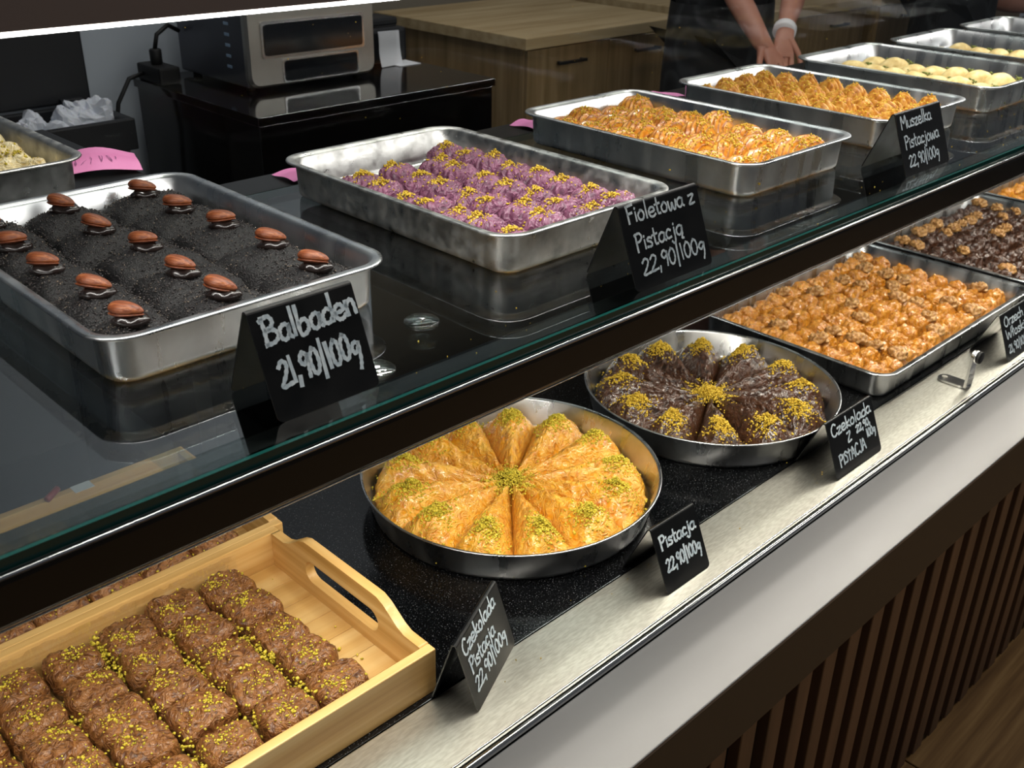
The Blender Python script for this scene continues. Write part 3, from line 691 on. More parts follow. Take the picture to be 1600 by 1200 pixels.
# --- shell pastries
VS = []
for s in range(5):
    def dsp(P, s=s):
        n1 = fbm(P*55+s*5, s, 3); st = np.abs(np.sin(P[:, 0]*370+.25*P[:, 1]*370+.9*n1+s))*2-1.1; TONE['v'] = np.clip((-.35-st)/.5, 0, 1)*.8  # tone darkens the grooves between the ridges
        P = P*np.stack([1+.06*n1, 1+.08*n1+.10*st, 1+.10*n1+.13*st], 1); P[:, 2] *= 1-.5*np.clip(P[:, 0]/.036, -1, 1)**2
        return P
    P, f = blob(.034, .0205, .036, 120, 40, 2.0, .9, .65, dsp); me = set_tone(mesh_np('shell_pastry', P, f, M_shell))
    T = P[P[:, 2] > .012]; q = surf_pick(T, 90, .003, (0, 0), (.016, .007), seed=s, layers=2)
    VS.append((me, crumbs_mesh('pistachio_crumbs', q, .0013, M_crumb_y, s)))
n = 0
for c in range(4):
    for r in range(8):
        v = VS[n % 5]; n += 1
        piece('shell_pastry', 'ridged golden shell pastry, %s from the front, %s row from the left' % (ORD[r], ORD[c]), 'pastry', 'shell pastries behind the Muszelka sign', v[0],
              (1.600+.0625*c, .785+.0475*r, SH+.0035), random.uniform(-.5, .1), (.95, 1.05, .95+random.uniform(0, .3)), [('pistachio_crumbs', v[1])])
# --- cream pastries
VC = []
for s in range(4):
    def dsp(P, s=s):
        n1 = fbm(P*50+s*5, s, 3); P = P*(1+.08*n1)[:, None]; P[:, 2] *= 1-.3*(P[:, 0]/.03)**2; return P
    P, f = blob(.035, .0175, .028, 44, 14, 2.1, .85, .7, dsp); me = mesh_np('cream_pastry', P, f, M_cream)
    g = np.random.default_rng(s); q = np.stack([g.normal(.032, .002, 40), g.normal(-.003, .006, 40), g.uniform(.008, .022, 40)], 1)
    VC.append((me, crumbs_mesh('filling_crumbs', q, .0022, M_green, s)))
n = 0
for (tx, cs, rows, lab, grp) in ((1.942, (.066, .160, .254), 8, 'cream pastry right of Muszelka tray, %s from the front, %s row from left', 'cream pastries in the nearer cream tray'),
                            (2.312, (.095, .200), 7, 'cream pastry in second cream tray, %s from the front, %s row from left', 'cream pastries in the second cream tray'),
                            (2.672, (.12, .20), 6, 'cream pastry in farthest shelf tray, %s from the front, %s row from left', 'cream pastries in the farthest tray')):
    for k_, cx in enumerate(cs):
        for r in range(rows):
            v = VC[n % 4]; n += 1
            piece('cream_pastry', lab % (ORD[r], ORD[k_]), 'pastry', grp, v[0], (tx+cx, .785+.0455*r, SH+.0035), random.uniform(-.55, -.25), (1.15, 1.10, .85+random.uniform(0, .3)), [('filling_crumbs', v[1])])
# --- walnut rolls
def roll_variants(M, nm):
    out = []
    for s in range(6):
        def dsp(P, s=s):
            n1 = fbm(P*50+s*5, s, 3); st = np.abs(np.sin(P[:, 0]*135+70*P[:, 1]+.6*n1+s))
            n2 = ridged(1.8*fbm(P*np.array([30, 75, 60])+s*9, s+4, 2)); return P*(1+.10*n1+.07*(st**.6-.7)+.10*(n2-.45))[:, None]
        P, f = blob(.034, .0235, .035, 84, 26, 2.3, .72, .62, dsp); out.append(mesh_np(nm, P, f, M))
    return out
P, f = blob(.0125, .0105, .0105, 36, 14, 2.0, .8, .8, lambda P: P*(1+.30*ridged(2.2*fbm(P*190, 5, 2))*.9-.15*np.exp(-(P[:, 1]/.0016)**2))[:, None])
wal = mesh_np('walnut_half', P, f, M_walnut)
P, f = blob(.0115, .0098, .0115, 36, 14, 2.0, .8, .8, lambda P: P*(1+.30*ridged(2.2*fbm(P*190+9, 6, 2))*.9-.15*np.exp(-(P[:, 0]/.0016)**2))[:, None])
wal2 = mesh_np('walnut_half', P, f, M_walnut)
def roll_tray(x0, x1, y0, y1, M, nm, label, grp, nwal, wlabel, wgrp, seed, rows=8, cols=11):
    VR = roll_variants(M, nm); rd = random.Random(seed); spots = []
    dx = (x1-x0-.066)/cols; dy = (y1-y0-.060)/rows
    for r in range(rows):
        for c in range(cols):
            x = x0+.033+dx*(c+.5); y = y0+.030+dy*(r+.5); k = (r*3+c) % 6
            piece(nm, label % (ORD[r], ORD[c]), 'pastry', grp, VR[k], (x+rd.uniform(-.003, .003), y+rd.uniform(-.003, .003), DK+.0035), rd.uniform(-.22, .12)-.08, (dx/.0675, dy/.0475, .92+rd.uniform(0, .2)))
            spots.append((x+(dx/2 if c < cols-1 else 0), y, rd.random(), r))
    spots.sort(key=lambda q: q[2])
    cnt = {}
    for i, (x, y, _, r) in enumerate(sorted(spots[:nwal], key=lambda q: q[0])):
        cnt[r] = cnt.get(r, 0)+1
        tag(link('walnut_half', (wal, wal2)[i % 2], None, (x, y+rd.uniform(-.006, .004), DK+.0335), rd.uniform(0, 3), rd.uniform(1.25, 1.55)), wlabel % (ORD[cnt[r]-1], ORD[r]), 'walnut', wgrp)
roll_tray(1.537, 2.152, .652, 1.050, M_walrow, 'golden_walnut_roll', 'golden walnut baklava roll, %s row from the front, %s from the left', 'golden walnut rolls', 24,
          'walnut half on golden rolls, %s from left in %s row from front', 'walnuts on the golden rolls', 3)
roll_tray(2.170, 2.735, .652, 1.045, M_choc, 'chocolate_walnut_roll', 'dark chocolate baklava roll, %s row from the front, %s from the left', 'chocolate walnut rolls', 26,
          'walnut half on chocolate rolls, %s from left in %s row from front', 'walnuts on the chocolate rolls', 5)
roll_tray(2.752, 3.310, .652, 1.045, M_orange, 'golden_pastry_roll', 'golden roll in farthest deck tray, %s row from front, %s from left', 'golden rolls in the farthest deck tray', 0, '', '', 7)

# --- crumpled phyllo in the tray at the left edge
VF = []
for s in range(4):
    def dsp(P, s=s):
        n1 = fbm(P*45+s*5, s, 3); n2 = ridged(fbm(P*70+s, s+3, 2))
        return P*(1+.16*n1+.14*(n2-.5))[:, None]
    P, f = blob(.036, .034, .044, 48, 16, 2.6, .6, .6, dsp); me = mesh_np('crumpled_phyllo', P, f, M_phyllo)
    T = P[P[:, 2] > .015]; q = surf_pick(T, 60, .003, (0, .006), (.012, .010), seed=s, layers=2); VF.append((me, crumbs_mesh('pistachio_crumbs', q, .0014, M_crumb, s)))
for i in range(5):
    for j in range(4):
        if i == 4 and j == 0: continue
        v = VF[(i+j) % 4]
        piece('crumpled_phyllo_pastry', 'pale crumpled phyllo at left edge, %s from right, %s row from the front' % (ORD[i], ORD[j]), 'pastry', 'crumpled phyllo pastries at the left edge', v[0], (.475-.078*i, 1.385+.074*j, SH+.0035), random.uniform(-.4, .4), 1.05, [('pistachio_crumbs', v[1])])

# ------------------------------------------------------------------ price signs with handwriting
G = {
 'B': (.62, [[(.10, 1.0), (.12, .5), (.10, 0)], [(.02, .9), (.35, 1.0), (.5, .78), (.38, .58), (.14, .52), (.5, .44), (.6, .2), (.4, .02), (.06, 0)]]),
 'a': (.52, [[(.44, .46), (.28, .56), (.08, .42), (.06, .14), (.22, 0), (.38, .14), (.45, .5), (.42, .12), (.52, .02)]]),
 'l': (.24, [[(.12, 1.05), (.12, .02)]]),
 'b': (.54, [[(.10, 1.05), (.10, .02), (.38, .02), (.48, .28), (.34, .5), (.12, .4)]]),
 'd': (.52, [[(.44, .46), (.26, .54), (.06, .34), (.10, .06), (.30, .02), (.44, .2)], [(.46, 1.05), (.46, .02)]]),
 'e': (.50, [[(.08, .26), (.42, .32), (.38, .52), (.18, .54), (.05, .3), (.14, .04), (.34, .0), (.48, .1)]]),
 'n': (.52, [[(.08, .55), (.10, .02)], [(.09, .36), (.26, .56), (.40, .46), (.44, .02)]]),
 'F': (.52, [[(.10, 1.0), (.12, 0)], [(.06, .98), (.5, 1.04)], [(.10, .54), (.40, .58)]]),
 'i': (.20, [[(.10, .52), (.10, .02)], [(.10, .72), (.11, .76)]]),
 'o': (.50, [[(.26, .55), (.06, .34), (.12, .04), (.34, .02), (.44, .3), (.34, .53), (.22, .55)]]),
 't': (.40, [[(.18, .95), (.18, .1), (.34, .02)], [(.02, .58), (.36, .62)]]),
 'w': (.64, [[(.06, .54), (.10, .06), (.22, .04), (.32, .44), (.40, .04), (.52, .06), (.60, .54)]]),
 'z': (.46, [[(.06, .52), (.42, .54), (.06, .02), (.44, .04)]]),
 'P': (.54, [[(.12, 1.0), (.12, -.05)], [(.06, .94), (.36, 1.0), (.50, .76), (.36, .54), (.14, .50)]]),
 's': (.42, [[(.38, .48), (.2, .56), (.08, .42), (.34, .22), (.30, .02), (.04, .04)]]),
 'c': (.42, [[(.38, .46), (.22, .55), (.06, .32), (.14, .04), (.38, .06)]]),
 'j': (.32, [[(.22, .54), (.20, -.2), (.08, -.36), (-.04, -.22)], [(.22, .74), (.23, .78)]]),
 'M': (.78, [[(.06, 0), (.10, 1.0), (.36, .42), (.62, 1.0), (.70, 0)]]),
 'u': (.52, [[(.06, .54), (.08, .12), (.24, .02), (.42, .16), (.44, .54), (.46, .02)]]),
 'k': (.48, [[(.10, 1.0), (.10, .02)], [(.42, .56), (.12, .28), (.46, .02)]]),
 'C': (.60, [[(.54, .86), (.32, 1.0), (.08, .64), (.12, .14), (.36, -.02), (.56, .14)]]),
 'O': (.66, [[(.34, 1.0), (.08, .66), (.12, .16), (.38, 0), (.60, .36), (.52, .86), (.30, 1.0)]]),
 'r': (.38, [[(.08, .54), (.10, .02)], [(.10, .34), (.22, .52), (.36, .52)]]),
 'h': (.50, [[(.08, 1.02), (.10, .02)], [(.10, .36), (.26, .54), (.40, .44), (.42, .02)]]),
 'W': (.84, [[(.04, 1.0), (.18, .02), (.40, .62), (.60, .02), (.80, 1.0)]]),
 'ł': (.30, [[(.14, 1.05), (.14, .02)], [(.0, .46), (.28, .66)]]),
 'A': (.58, [[(.04, 0), (.28, 1.0), (.54, 0)], [(.12, .36), (.46, .38)]]),
 'J': (.46, [[(.40, 1.0), (.38, .1), (.2, -.08), (.02, .12)]]),
 'S': (.48, [[(.42, .84), (.24, .98), (.08, .78), (.36, .44), (.34, .06), (.04, .06)]]),
 'T': (.5, [[(.24, 1.0), (.24, 0)], [(.0, .74), (.46, .80)]]),
 'I': (.22, [[(.1, .9), (.1, 0)]]),
 'Z': (.5, [[(.06, .96), (.46, .98), (.06, .02), (.48, .04)]]),
 '2': (.50, [[(.06, .78), (.24, .98), (.42, .80), (.30, .44), (.04, .02), (.48, .04)]]),
 '1': (.26, [[(.10, 1.0), (.14, .0)]]),
 '9': (.48, [[(.42, .82), (.24, 1.0), (.08, .74), (.22, .52), (.40, .70), (.42, .9), (.40, .4), (.36, 0)]]),
 '0': (.48, [[(.24, 1.0), (.06, .66), (.10, .12), (.28, .0), (.42, .36), (.38, .84), (.22, 1.0)]]),
 ',': (.22, [[(.12, .12), (.08, -.22)]]),
 '/': (.30, [[(.16, 1.22), (.12, -.30)]]),
 'g': (.46, [[(.40, .50), (.22, .58), (.06, .36), (.20, .14), (.38, .36), (.42, .54), (.38, -.1), (.28, -.5)]]),
 'ą': (.52, [[(.44, .46), (.28, .56), (.08, .42), (.06, .14), (.22, 0), (.38, .14), (.45, .5), (.42, .02), (.34, -.22), (.46, -.26)]]),
 ' ': (.34, [])}
def smooth_line(p, k=7):
    if len(p) < 3: return [Vector(a) for a in p]
    P = [Vector(a) for a in p]; P = [P[0]*2-P[1]]+P+[P[-1]*2-P[-2]]; out = []
    for i in range(1, len(P)-2):
        for j in range(k):
            t = j/k; a, b, c, d = P[i-1:i+3]
            out.append(.5*((2*b)+(c-a)*t+(2*a-5*b+4*c-d)*t*t+(3*b-a-3*c+d)*t**3))
    return out+[P[-2]]
def text_mesh(lines, m, pen):
    """lines: (text, x, y, height, width of the whole line, slope) in face coordinates"""
    V = []; F = []; rd = random.Random(len(lines)*7+len(lines[0][0]))
    for txt, x, y, hgt, wid, slope in lines:
        tot = sum(G[c][0] for c in txt); kx = wid/tot; cx = 0
        for c in txt:
            adv, strokes = G[c]; jy = rd.uniform(-.03, .03)*hgt
            for st in strokes:
                pts = [Vector((x+(cx+p[0])*kx+.10*p[1]*hgt*rd.uniform(.2, .3)*0, y+jy+p[1]*hgt+slope*(cx+p[0])*kx)) for p in smooth_line(st)]
                b = len(V)
                for i, p in enumerate(pts):
                    t = (pts[min(i+1, len(pts)-1)]-pts[max(i-1, 0)]); t = t.normalized() if t.length else Vector((1, 0))
                    ex = Vector((0, 0))
                    if i == 0: ex = -t*pen*.4
                    if i == len(pts)-1: ex = t*pen*.4
                    nrm = Vector((-t.y, t.x))*pen/2*(1+.18*math.sin(i*1.7+cx*9)); q = p+ex
                    V += [(q.x+nrm.x, q.y+nrm.y, .0005), (q.x-nrm.x, q.y-nrm.y, .0005)]
                for i in range(len(pts)-1): F.append((b+2*i, b+2*i+1, b+2*i+3, b+2*i+2))
            cx += adv
    return V, F
def price_sign(label, x, y, z, wd, hgt, depth, rz, lines, pen=.0032):
    """x, y: left end of the front foot; the tent runs along +x, its back foot lies towards +y"""
    s = root('price_sign', label, 'sign', (x, y, z), rz)
    A = math.atan2(hgt, depth/2); L = math.hypot(hgt, depth/2); th = .0016; r = .0035
    # profile of the bent sheet in y-z (outer side)
    prof = [(0, 0)]
    cy, cz = depth/2, hgt-r/math.cos(A)*1.0
    for k in range(7):
        a = math.pi/2+ (math.pi/2-(math.pi/2-A))*1.0*0
        ang = (math.pi/2+A)-(2*A)*k/6 if False else math.radians(90)+ (math.pi/2-(math.pi/2-A))*(1-2*k/6)
        prof.append((cy+r*math.cos(ang), cz+r*math.sin(ang)))
    prof.append((depth, 0))
    inner = []
    for i, (a, b) in enumerate(prof):
        p0 = prof[max(i-1, 0)]; p1 = prof[min(i+1, len(prof)-1)]; t = Vector((p1[0]-p0[0], p1[1]-p0[1])).normalized()
        inner.append((a+t.y*th, b-t.x*th if 0 < i < len(prof)-1 else 0.0))
    # rows across the width, bottom corners rounded
    V = []; F = []
    rc = .006
    def bottom(u):      # lift of the bottom edge near the rounded corner
        d = min(u, wd-u)
        return 0 if d >= rc else rc-math.sqrt(max(rc*rc-(rc-d)**2, 0))
    us = [0, .0006, .0018, .0035, .006]; us = us+[wd-q for q in us[::-1]]
    n = len(prof)
    for u in us:
        lift = bottom(u)
        for lst in (prof, inner):
            for i, (a, b) in enumerate(lst):
                if i in (0, n-1):
                    q = lst[1] if i == 0 else lst[-2]; k = lift/L; a, b = a+(q[0]-a)*k, b+(q[1]-b)*k
                V.append((u, a, b))
    for c in range(len(us)-1):
        o = c*2*n; p = o+2*n
        for i in range(n-1):
            F.append((o+i, p+i, p+i+1, o+i+1)); F.append((o+n+i, o+n+i+1, p+n+i+1, p+n+i))
        F.append((o, o+n, p+n, p)); F.append((o+n-1, p+n-1, p+2*n-1, o+2*n-1))
    for o, fl in ((0, False), ((len(us)-1)*2*n, True)):
        for i in range(n-1):
            q = (o+i, o+i+1, o+n+i+1, o+n+i); F.append(q[::-1] if fl else q)
    link('folded_card', mesh_np('folded_card', V, F, M_sign, False), s)
    tv, tf = text_mesh(lines, M_chalk, pen)
    q0 = Vector((prof[1][0], prof[1][1])).normalized()          # up the face
    nr = Vector((-q0.y, q0.x))
    W = [(a, b*q0.x+c*nr.x, b*q0.y+c*nr.y) for a, b, c in tv]
    link('lettering', mesh_np('lettering', W, tf, M_chalk, False), s)
price_sign('black price sign reading Balbaden in front of the black cake tray', .380, .642, SH, .1015, .091, .075, 0,
           [('Balbaden', .008, .062, .022, .092, .04), ('21,90/100g', .012, .027, .021, .080, .05)], .0036)
price_sign('black price sign reading Fioletowa z Pistacją beside the purple pastries', .811, .628, SH, .134, .091, .073, 0,
           [('Fioletowa z', .009, .072, .018, .116, .0), ('Pistacją', .013, .041, .018, .082, .03), ('22,90/100g', .016, .015, .017, .110, .02)], .0026)
price_sign('black price sign reading Muszelka Pistacjowa', 1.450, .650, SH, .140, .091, .073, 0,
           [('Muszelka', .010, .068, .018, .095, .02), ('Pistacjowa', .012, .039, .018, .108, .03), ('22,90/100g', .016, .012, .016, .095, .03)], .0026)
price_sign('black price sign reading Czekolada Pistacja turned beside the wooden tray', .566, .607, DK, .117, .092, .056, math.radians(25.7),
           [('Czekolada', .008, .066, .018, .092, .02), ('Pistacja', .012, .041, .018, .070, .03), ('22,90/100g', .012, .018, .016, .090, .04)], .0028)
price_sign('black price sign reading Pistacja before the golden round pan', .872, .590, DK, .088, .084, .076, 0,
           [('Pistacja', .008, .056, .017, .072, .02), ('22,90/100g', .010, .026, .016, .070, .03)], .0030)
price_sign('black price sign reading Czekolada Z Pistacja before the chocolate round pan', 1.269, .583, DK, .133, .087, .074, 0,
           [('Czekolada', .008, .064, .018, .116, .02), ('Z', .046, .044, .014, .012, 0), ('22,90,', .074, .049, .011, .042, .04), ('PISTACJA', .014, .016, .017, .078, .04), ('100g', .100, .033, .012, .026, .04)], .0030)
price_sign('black price sign reading Orzech Włoski by the walnut tray at the right edge', 1.868, .578, DK, .125, .088, .074, 0,
           [('Orzech', .010, .064, .018, .085, .02), ('Włoski', .010, .040, .018, .085, .03), ('21,90/100g', .012, .014, .015, .09, .03)], .0028)

# pink notes behind the trays
def note(label, x, y, z, wx, wy, rz, bend):
    nx, ny = 12, 10; V = []; F = []
    for j in range(ny):
        for i in range(nx):
            u = i/(nx-1); v = j/(ny-1); V.append(((u-.5)*wx, (v-.5)*wy, .003+bend*(math.sin(u*math.pi)**1.2)*(.4+.6*v)+.002*math.sin(v*5)))
    n0 = len(V); V += [(a, b, c-.0004) for a, b, c in V]
    for j in range(ny-1):
        for i in range(nx-1):
            q = (j*nx+i, j*nx+i+1, (j+1)*nx+i+1, (j+1)*nx+i); F += [q, tuple(n0+k for k in q[::-1])]
    o = root('pink_note', label, 'note', (x, y, z), rz)
    link('paper', mesh_np('paper', V, F, M_pink), o); return o
nt = note('curled bright pink paper note behind the black cake tray', .606, 1.455, SH+.0, .115, .105, math.radians(-20), .014)
rd = random.Random(2); V = []; F = []
for k in range(7):
    x = -.04+.011*k; b = len(V)
    p = smooth_line([(x+rd.uniform(-.004, .006), -.02+rd.uniform(-.012, .02)) for _ in range(4)], 4)
    for i, q in enumerate(p):
        zz = .0045+.014*(math.sin((q.x/.115+.5)*math.pi)**1.2)*(.4+.6*(q.y/.105+.5))+.002*math.sin((q.y/.105+.5)*5); V += [(q.x, q.y, zz), (q.x+.0008, q.y+.0008, zz)]
    for i in range(len(p)-1): F.append((b+2*i, b+2*i+1, b+2*i+3, b+2*i+2))
link('pen_writing', mesh_np('pen_writing', V, F, M_ink, False), nt)
note('small pink note corner showing left of the purple tray', .812, 1.254, SH-.009, .055, .056, 0, .004)
note('small pink note corner showing left of the orange tray', 1.290, 1.254, SH-.009, .055, .056, .1, .006)
note('small pink note showing between the orange and Muszelka trays', 1.655, 1.256, SH-.009, .065, .060, .1, .006)
note('small reddish pink note lying on the granite behind the chocolate round pan', 1.262, 1.105, DK, .08, .05, -.2, .006)

# dark service table behind the case
st = root('rear_service_table', 'dark service table behind the case under the phyllo tray', 'table', (0, 0, 0))
box('table_top', (-.3, 1.235, SH-.025), (.640, 1.72, SH), M_bar, st, .002)
box('side_panel', (.605, 1.245, 0), (.63, 1.70, SH-.025), M_black, st); box('side_panel', (-.29, 1.245, 0), (-.265, 1.70, SH-.025), M_black, st)
nr_ = root('rear_note_rail', 'narrow black rail behind the shelf trays carrying the pink notes', 'rail', (0, 0, 0))
box('rail_plate', (.70, 1.2245, SH-.020), (4.3, 1.292, SH-.010), M_bar, nr_)

# loose pistachio specks
sp = np.stack([rng.uniform(.3, 2.2, 60), rng.uniform(.62, .73, 60), np.full(60, SH+.0006)], 1)
tag(link('stray_crumbs', crumbs_mesh('stray_crumbs', sp, .0007, M_crumb_y, 5)), 'tiny stray pistachio specks along the front of the glass shelf', 'crumbs', kind='stuff')
sp = np.stack([rng.uniform(.6, 1.5, 26), rng.uniform(.60, .69, 26), np.full(26, DK+.0006)], 1)
tag(link('stray_crumbs', crumbs_mesh('stray_crumbs', sp, .0008, M_crumb_y, 6)), 'tiny stray pistachio specks on the deck before the round pans', 'crumbs', kind='stuff')
sp = np.stack([rng.uniform(.6, 2.6, 90), np.full(90, 1.2183), rng.uniform(SH+.05, 1.36, 90)], 1)
dd = link('dust_specks', crumbs_mesh('dust_specks', sp, .0007, M_crumb_y, 6), rg); dd['kind'] = 'stuff'

# ------------------------------------------------------------------ back of the shop
CT = .895
cb = root('black_cabinet', 'glossy black cabinet under the steel oven', 'cabinet', (0, 0, 0))
box('body', (1.316, 2.185, 0), (2.080, 2.80, CT-.022), M_cab, cb, .003)
box('cabinet_top', (1.310, 2.178, CT-.022), (2.086, 2.807, CT), M_cab, cb, .002)
ov = root('countertop_oven', 'stainless steel countertop oven with dark window and display', 'oven', (0, 0, 0))
ox0, ox1, oy0, oy1, oz0, oz1 = 1.440, 1.845, 2.415, 2.78, CT+.012, CT+.285
box('body', (ox0+.004, oy0+.02, oz0), (ox1-.004, oy1, oz1), M_ovenside, ov, .006)
fr = link('front_panel', None, ov, ((ox0+ox1)/2, oy0+.02, (oz0+oz1)/2))
W_, H_ = ox1-ox0, oz1-oz0
lp = [[(x, -y0_, z) for x, z in rrect(W_-2*i, H_-2*i, .028-i*.5, 7)] for i, y0_ in ((0, 0), (0, .014), (.006, .022))]
fr.data if False else None
bpy.data.objects.remove(fr)
fr = link('front_panel', loops_mesh('front_panel', lp, M_oven, True, True, False), ov, ((ox0+ox1)/2, oy0+.02, (oz0+oz1)/2))
def slab(name, cx, cz, w_, h_, m, par, y=-.0225, t=.003, r=.008):
    lps = [[(cx+x, yy, cz+z) for x, z in rrect(w_, h_, r, 5)] for yy in (y+.001, y-t)]
    return link(name, loops_mesh(name, lps, m, True, True, False), par)
wf = slab('window_frame', 0, -.018, .325, .092, M_chrome, fr)
slab('oven_window', 0, -.018, .310, .078, M_ovenglass, fr, -.0252)
slab('display', .018, -.100, .235, .052, M_ovenglass, fr, -.0232)
slab('display_frame', .018, -.100, .245, .061, M_chrome, fr, -.0225)
vm = box_mesh('vent_slot', (-.001, -.012, -.004), (.0005, .012, .004), mat('vent_light', '#a9c4e0', .3, .2), .001, 1)
for k in range(7): link('vent_slot', vm, ov, (ox0+.0035, oy0+.10, oz0+.045+.027*k))
for sx in (ox0+.03, ox1-.03):
    for sy in (oy0+.05, oy1-.04): link('foot', cyl_mesh('foot', .012, CT, oz0, M_rubber, 16), ov, (sx, sy, 0))
# device and papers beside the oven
pr_ = root('receipt_printer', 'small black receipt printer beside the oven', 'printer', (2.00, 2.60, CT))
box('body', (-.06, -.05, 0), (.07, .09, .10), M_bin, pr_, .012); box('lid', (-.05, -.02, .10), (.06, .08, .125), M_bin, pr_, .008)
box('paper_slot', (-.035, -.03, .1), (.045, -.024, .104), M_rubber, pr_)
pp = root('paper_sheets', 'white printed papers leaning against black printer beside the oven', 'paper', (1.965, 2.50, CT))
for k, (dx, rz) in enumerate(((0, .1), (.012, -.15))):
    V = []; F = []
    for j in range(10):
        for i in range(4):
            V.append((-.035+.07*i/3, .004*math.sin(j*.5)+.012*j/9*(1+k)+k*.006, .002+.095*j/9))
    for j in range(9):
        for i in range(3): F.append((j*4+i, j*4+i+1, j*4+i+5, j*4+i+4))
    n0 = len(V); V += [(a, b+.0008, c) for a, b, c in V]; F += [tuple(n0+q for q in f_[::-1]) for f_ in F]
    c = link('sheet', mesh_np('sheet', V, F, M_paper), pp, (dx, 0, 0), rz)
box('flat_sheet', (.02, -.02, .0005), (.10, .06, .002), M_paper, pp)
# extension socket and cable
ex = root('extension_socket', 'black extension socket with hanging cable on the corner of black cabinet', 'socket', (1.345, 2.755, CT))
box('block', (-.03, -.10, 0), (.03, .03, .045), M_rubber, ex, .006)
link('plug', cyl_mesh('plug', .016, .045, .085, M_rubber, 16, .003), ex, (0, -.03, 0))
link('cable', tube_mesh('cable', [tuple(q) for q in [Vector((-.03, 0, .02)), Vector((-.07, 0, .01)), Vector((-.11, 0, -.05)), Vector((-.125, .01, -.14)), Vector((-.12, .02, -.3)), Vector((-.115, .02, -.6))]], .006, M_rubber, 8), ex)
link('cable', tube_mesh('cable', [(0, -.03, .085), (.01, -.03, .12), (.05, -.02, .14), (.09, 0, .12)], .006, M_rubber, 8), ex)
# bin
bn = root('waste_bin', 'black waste bin with open lid at the left', 'bin', (0, 0, 0))
box('body', (.56, 2.585, 0), (1.175, 2.80, .775), M_binbody, bn, .01)
RZ = .845
for a, b in (((.545, 2.570, .765), (1.19, 2.590, RZ)), ((.545, 2.79, .765), (1.19, 2.81, RZ)), ((.545, 2.59, .765), (.565, 2.79, RZ)), ((1.17, 2.59, .765), (1.19, 2.79, RZ))):
    box('rim', a, b, M_bin, bn, .004)
box('lid', (.55, 2.812, RZ+.004), (1.188, 2.832, 1.215), M_bin, bn, .006)
box('hinge', (1.10, 2.795, RZ), (1.16, 2.822, RZ+.02), M_bin, bn, .004)
def crumple(P):
    return P*(1+.35*fbm(P*22, 3, 3))[:, None]
for k, (x, y) in enumerate(((.98, 2.67), (1.07, 2.68), (1.125, 2.70))):
    P, f = blob(.055, .06, .07+.008*k, 30, 12, 2.2, .7, .7, lambda P, k=k: P*(1+.4*fbm(P*26+k*3, k, 3))[:, None])
    tag(link('crumpled_bag', mesh_np('crumpled_bag', P, f, M_bag, False), None, (x, y, .782)), ('crumpled white plastic bag in bin, left of three', 'crumpled white plastic bag in bin, middle of three', 'crumpled white plastic bag in bin, right of three')[k], 'bag', 'crumpled bags in the bin')
# oak counters
def oak_counter(label, x0, x1, y0, y1, nd, hz=.10, ext=.025):
    o = root('oak_counter', label, 'counter', (0, 0, 0)); top = .895
    box('body', (x0+.02, y0+.03, .08), (x1-.02, y1, top-.04), M_oak, o, .002)
    box('plinth', (x0+.04, y0+.06, 0), (x1-.04, y1-.04, .08), M_fascia, o)
    box('worktop', (x0, y0, top-.04), (x1, y1+.01, top), M_oaktop, o, .003)
    dw = (x1-x0-.04)/nd
    for k in range(nd):
        a = x0+.02+dw*k
        d_ = box('door', (a+.002, y0+.012, .085), (a+dw-.002, y0+.03, top-.045), M_oak, o, .002)
        c = a+dw*.5; hm = box('handle', (c-.075, y0-.012, top-hz-.006), (c+.075, y0-.004, top-hz+.006), M_rubber, d_, .003)
        for sx in (-.06, .06): box('handle_post', (c+sx-.005, y0-.005, top-hz-.005), (c+sx+.005, y0+.013, top-hz+.005), M_rubber, d_)
oak_counter('pale oak counter with black handles right of the black cabinet', 2.650, 3.56, 2.616, 3.46, 2)
oak_counter('oak cabinet run behind the person with the wristband', 3.75, 4.80, 2.475, 3.46, 2)
oak_counter('oak cabinet behind the second person at the right', 4.84, 6.6, 2.45, 3.46, 3)

# ------------------------------------------------------------------ people
def skin_obj(name, verts, edges, m, parent, rootv=0, sub=2):
    me = bpy.data.meshes.new(name); me.from_pydata([v[:3] for v in verts], edges, []); o = bpy.data.objects.new(name, me); COL.objects.link(o)
    md = o.modifiers.new('skin', 'SKIN'); md.use_smooth_shade = True
    for i, v in enumerate(verts):
        r = v[3]; me.skin_vertices[0].data[i].radius = r if isinstance(r, tuple) else (r, r); me.skin_vertices[0].data[i].use_root = (i == rootv)
    o.modifiers.new('sub', 'SUBSURF').levels = sub; o.modifiers['sub'].render_levels = sub
    bpy.context.view_layer.update()
    m2 = bpy.data.meshes.new_from_object(o.evaluated_get(bpy.context.evaluated_depsgraph_get())); bpy.data.objects.remove(o)
    m2.materials.clear(); m2.materials.append(m); m2.polygons.foreach_set('use_smooth', np.ones(len(m2.polygons), bool))
    return link(name, m2, parent)
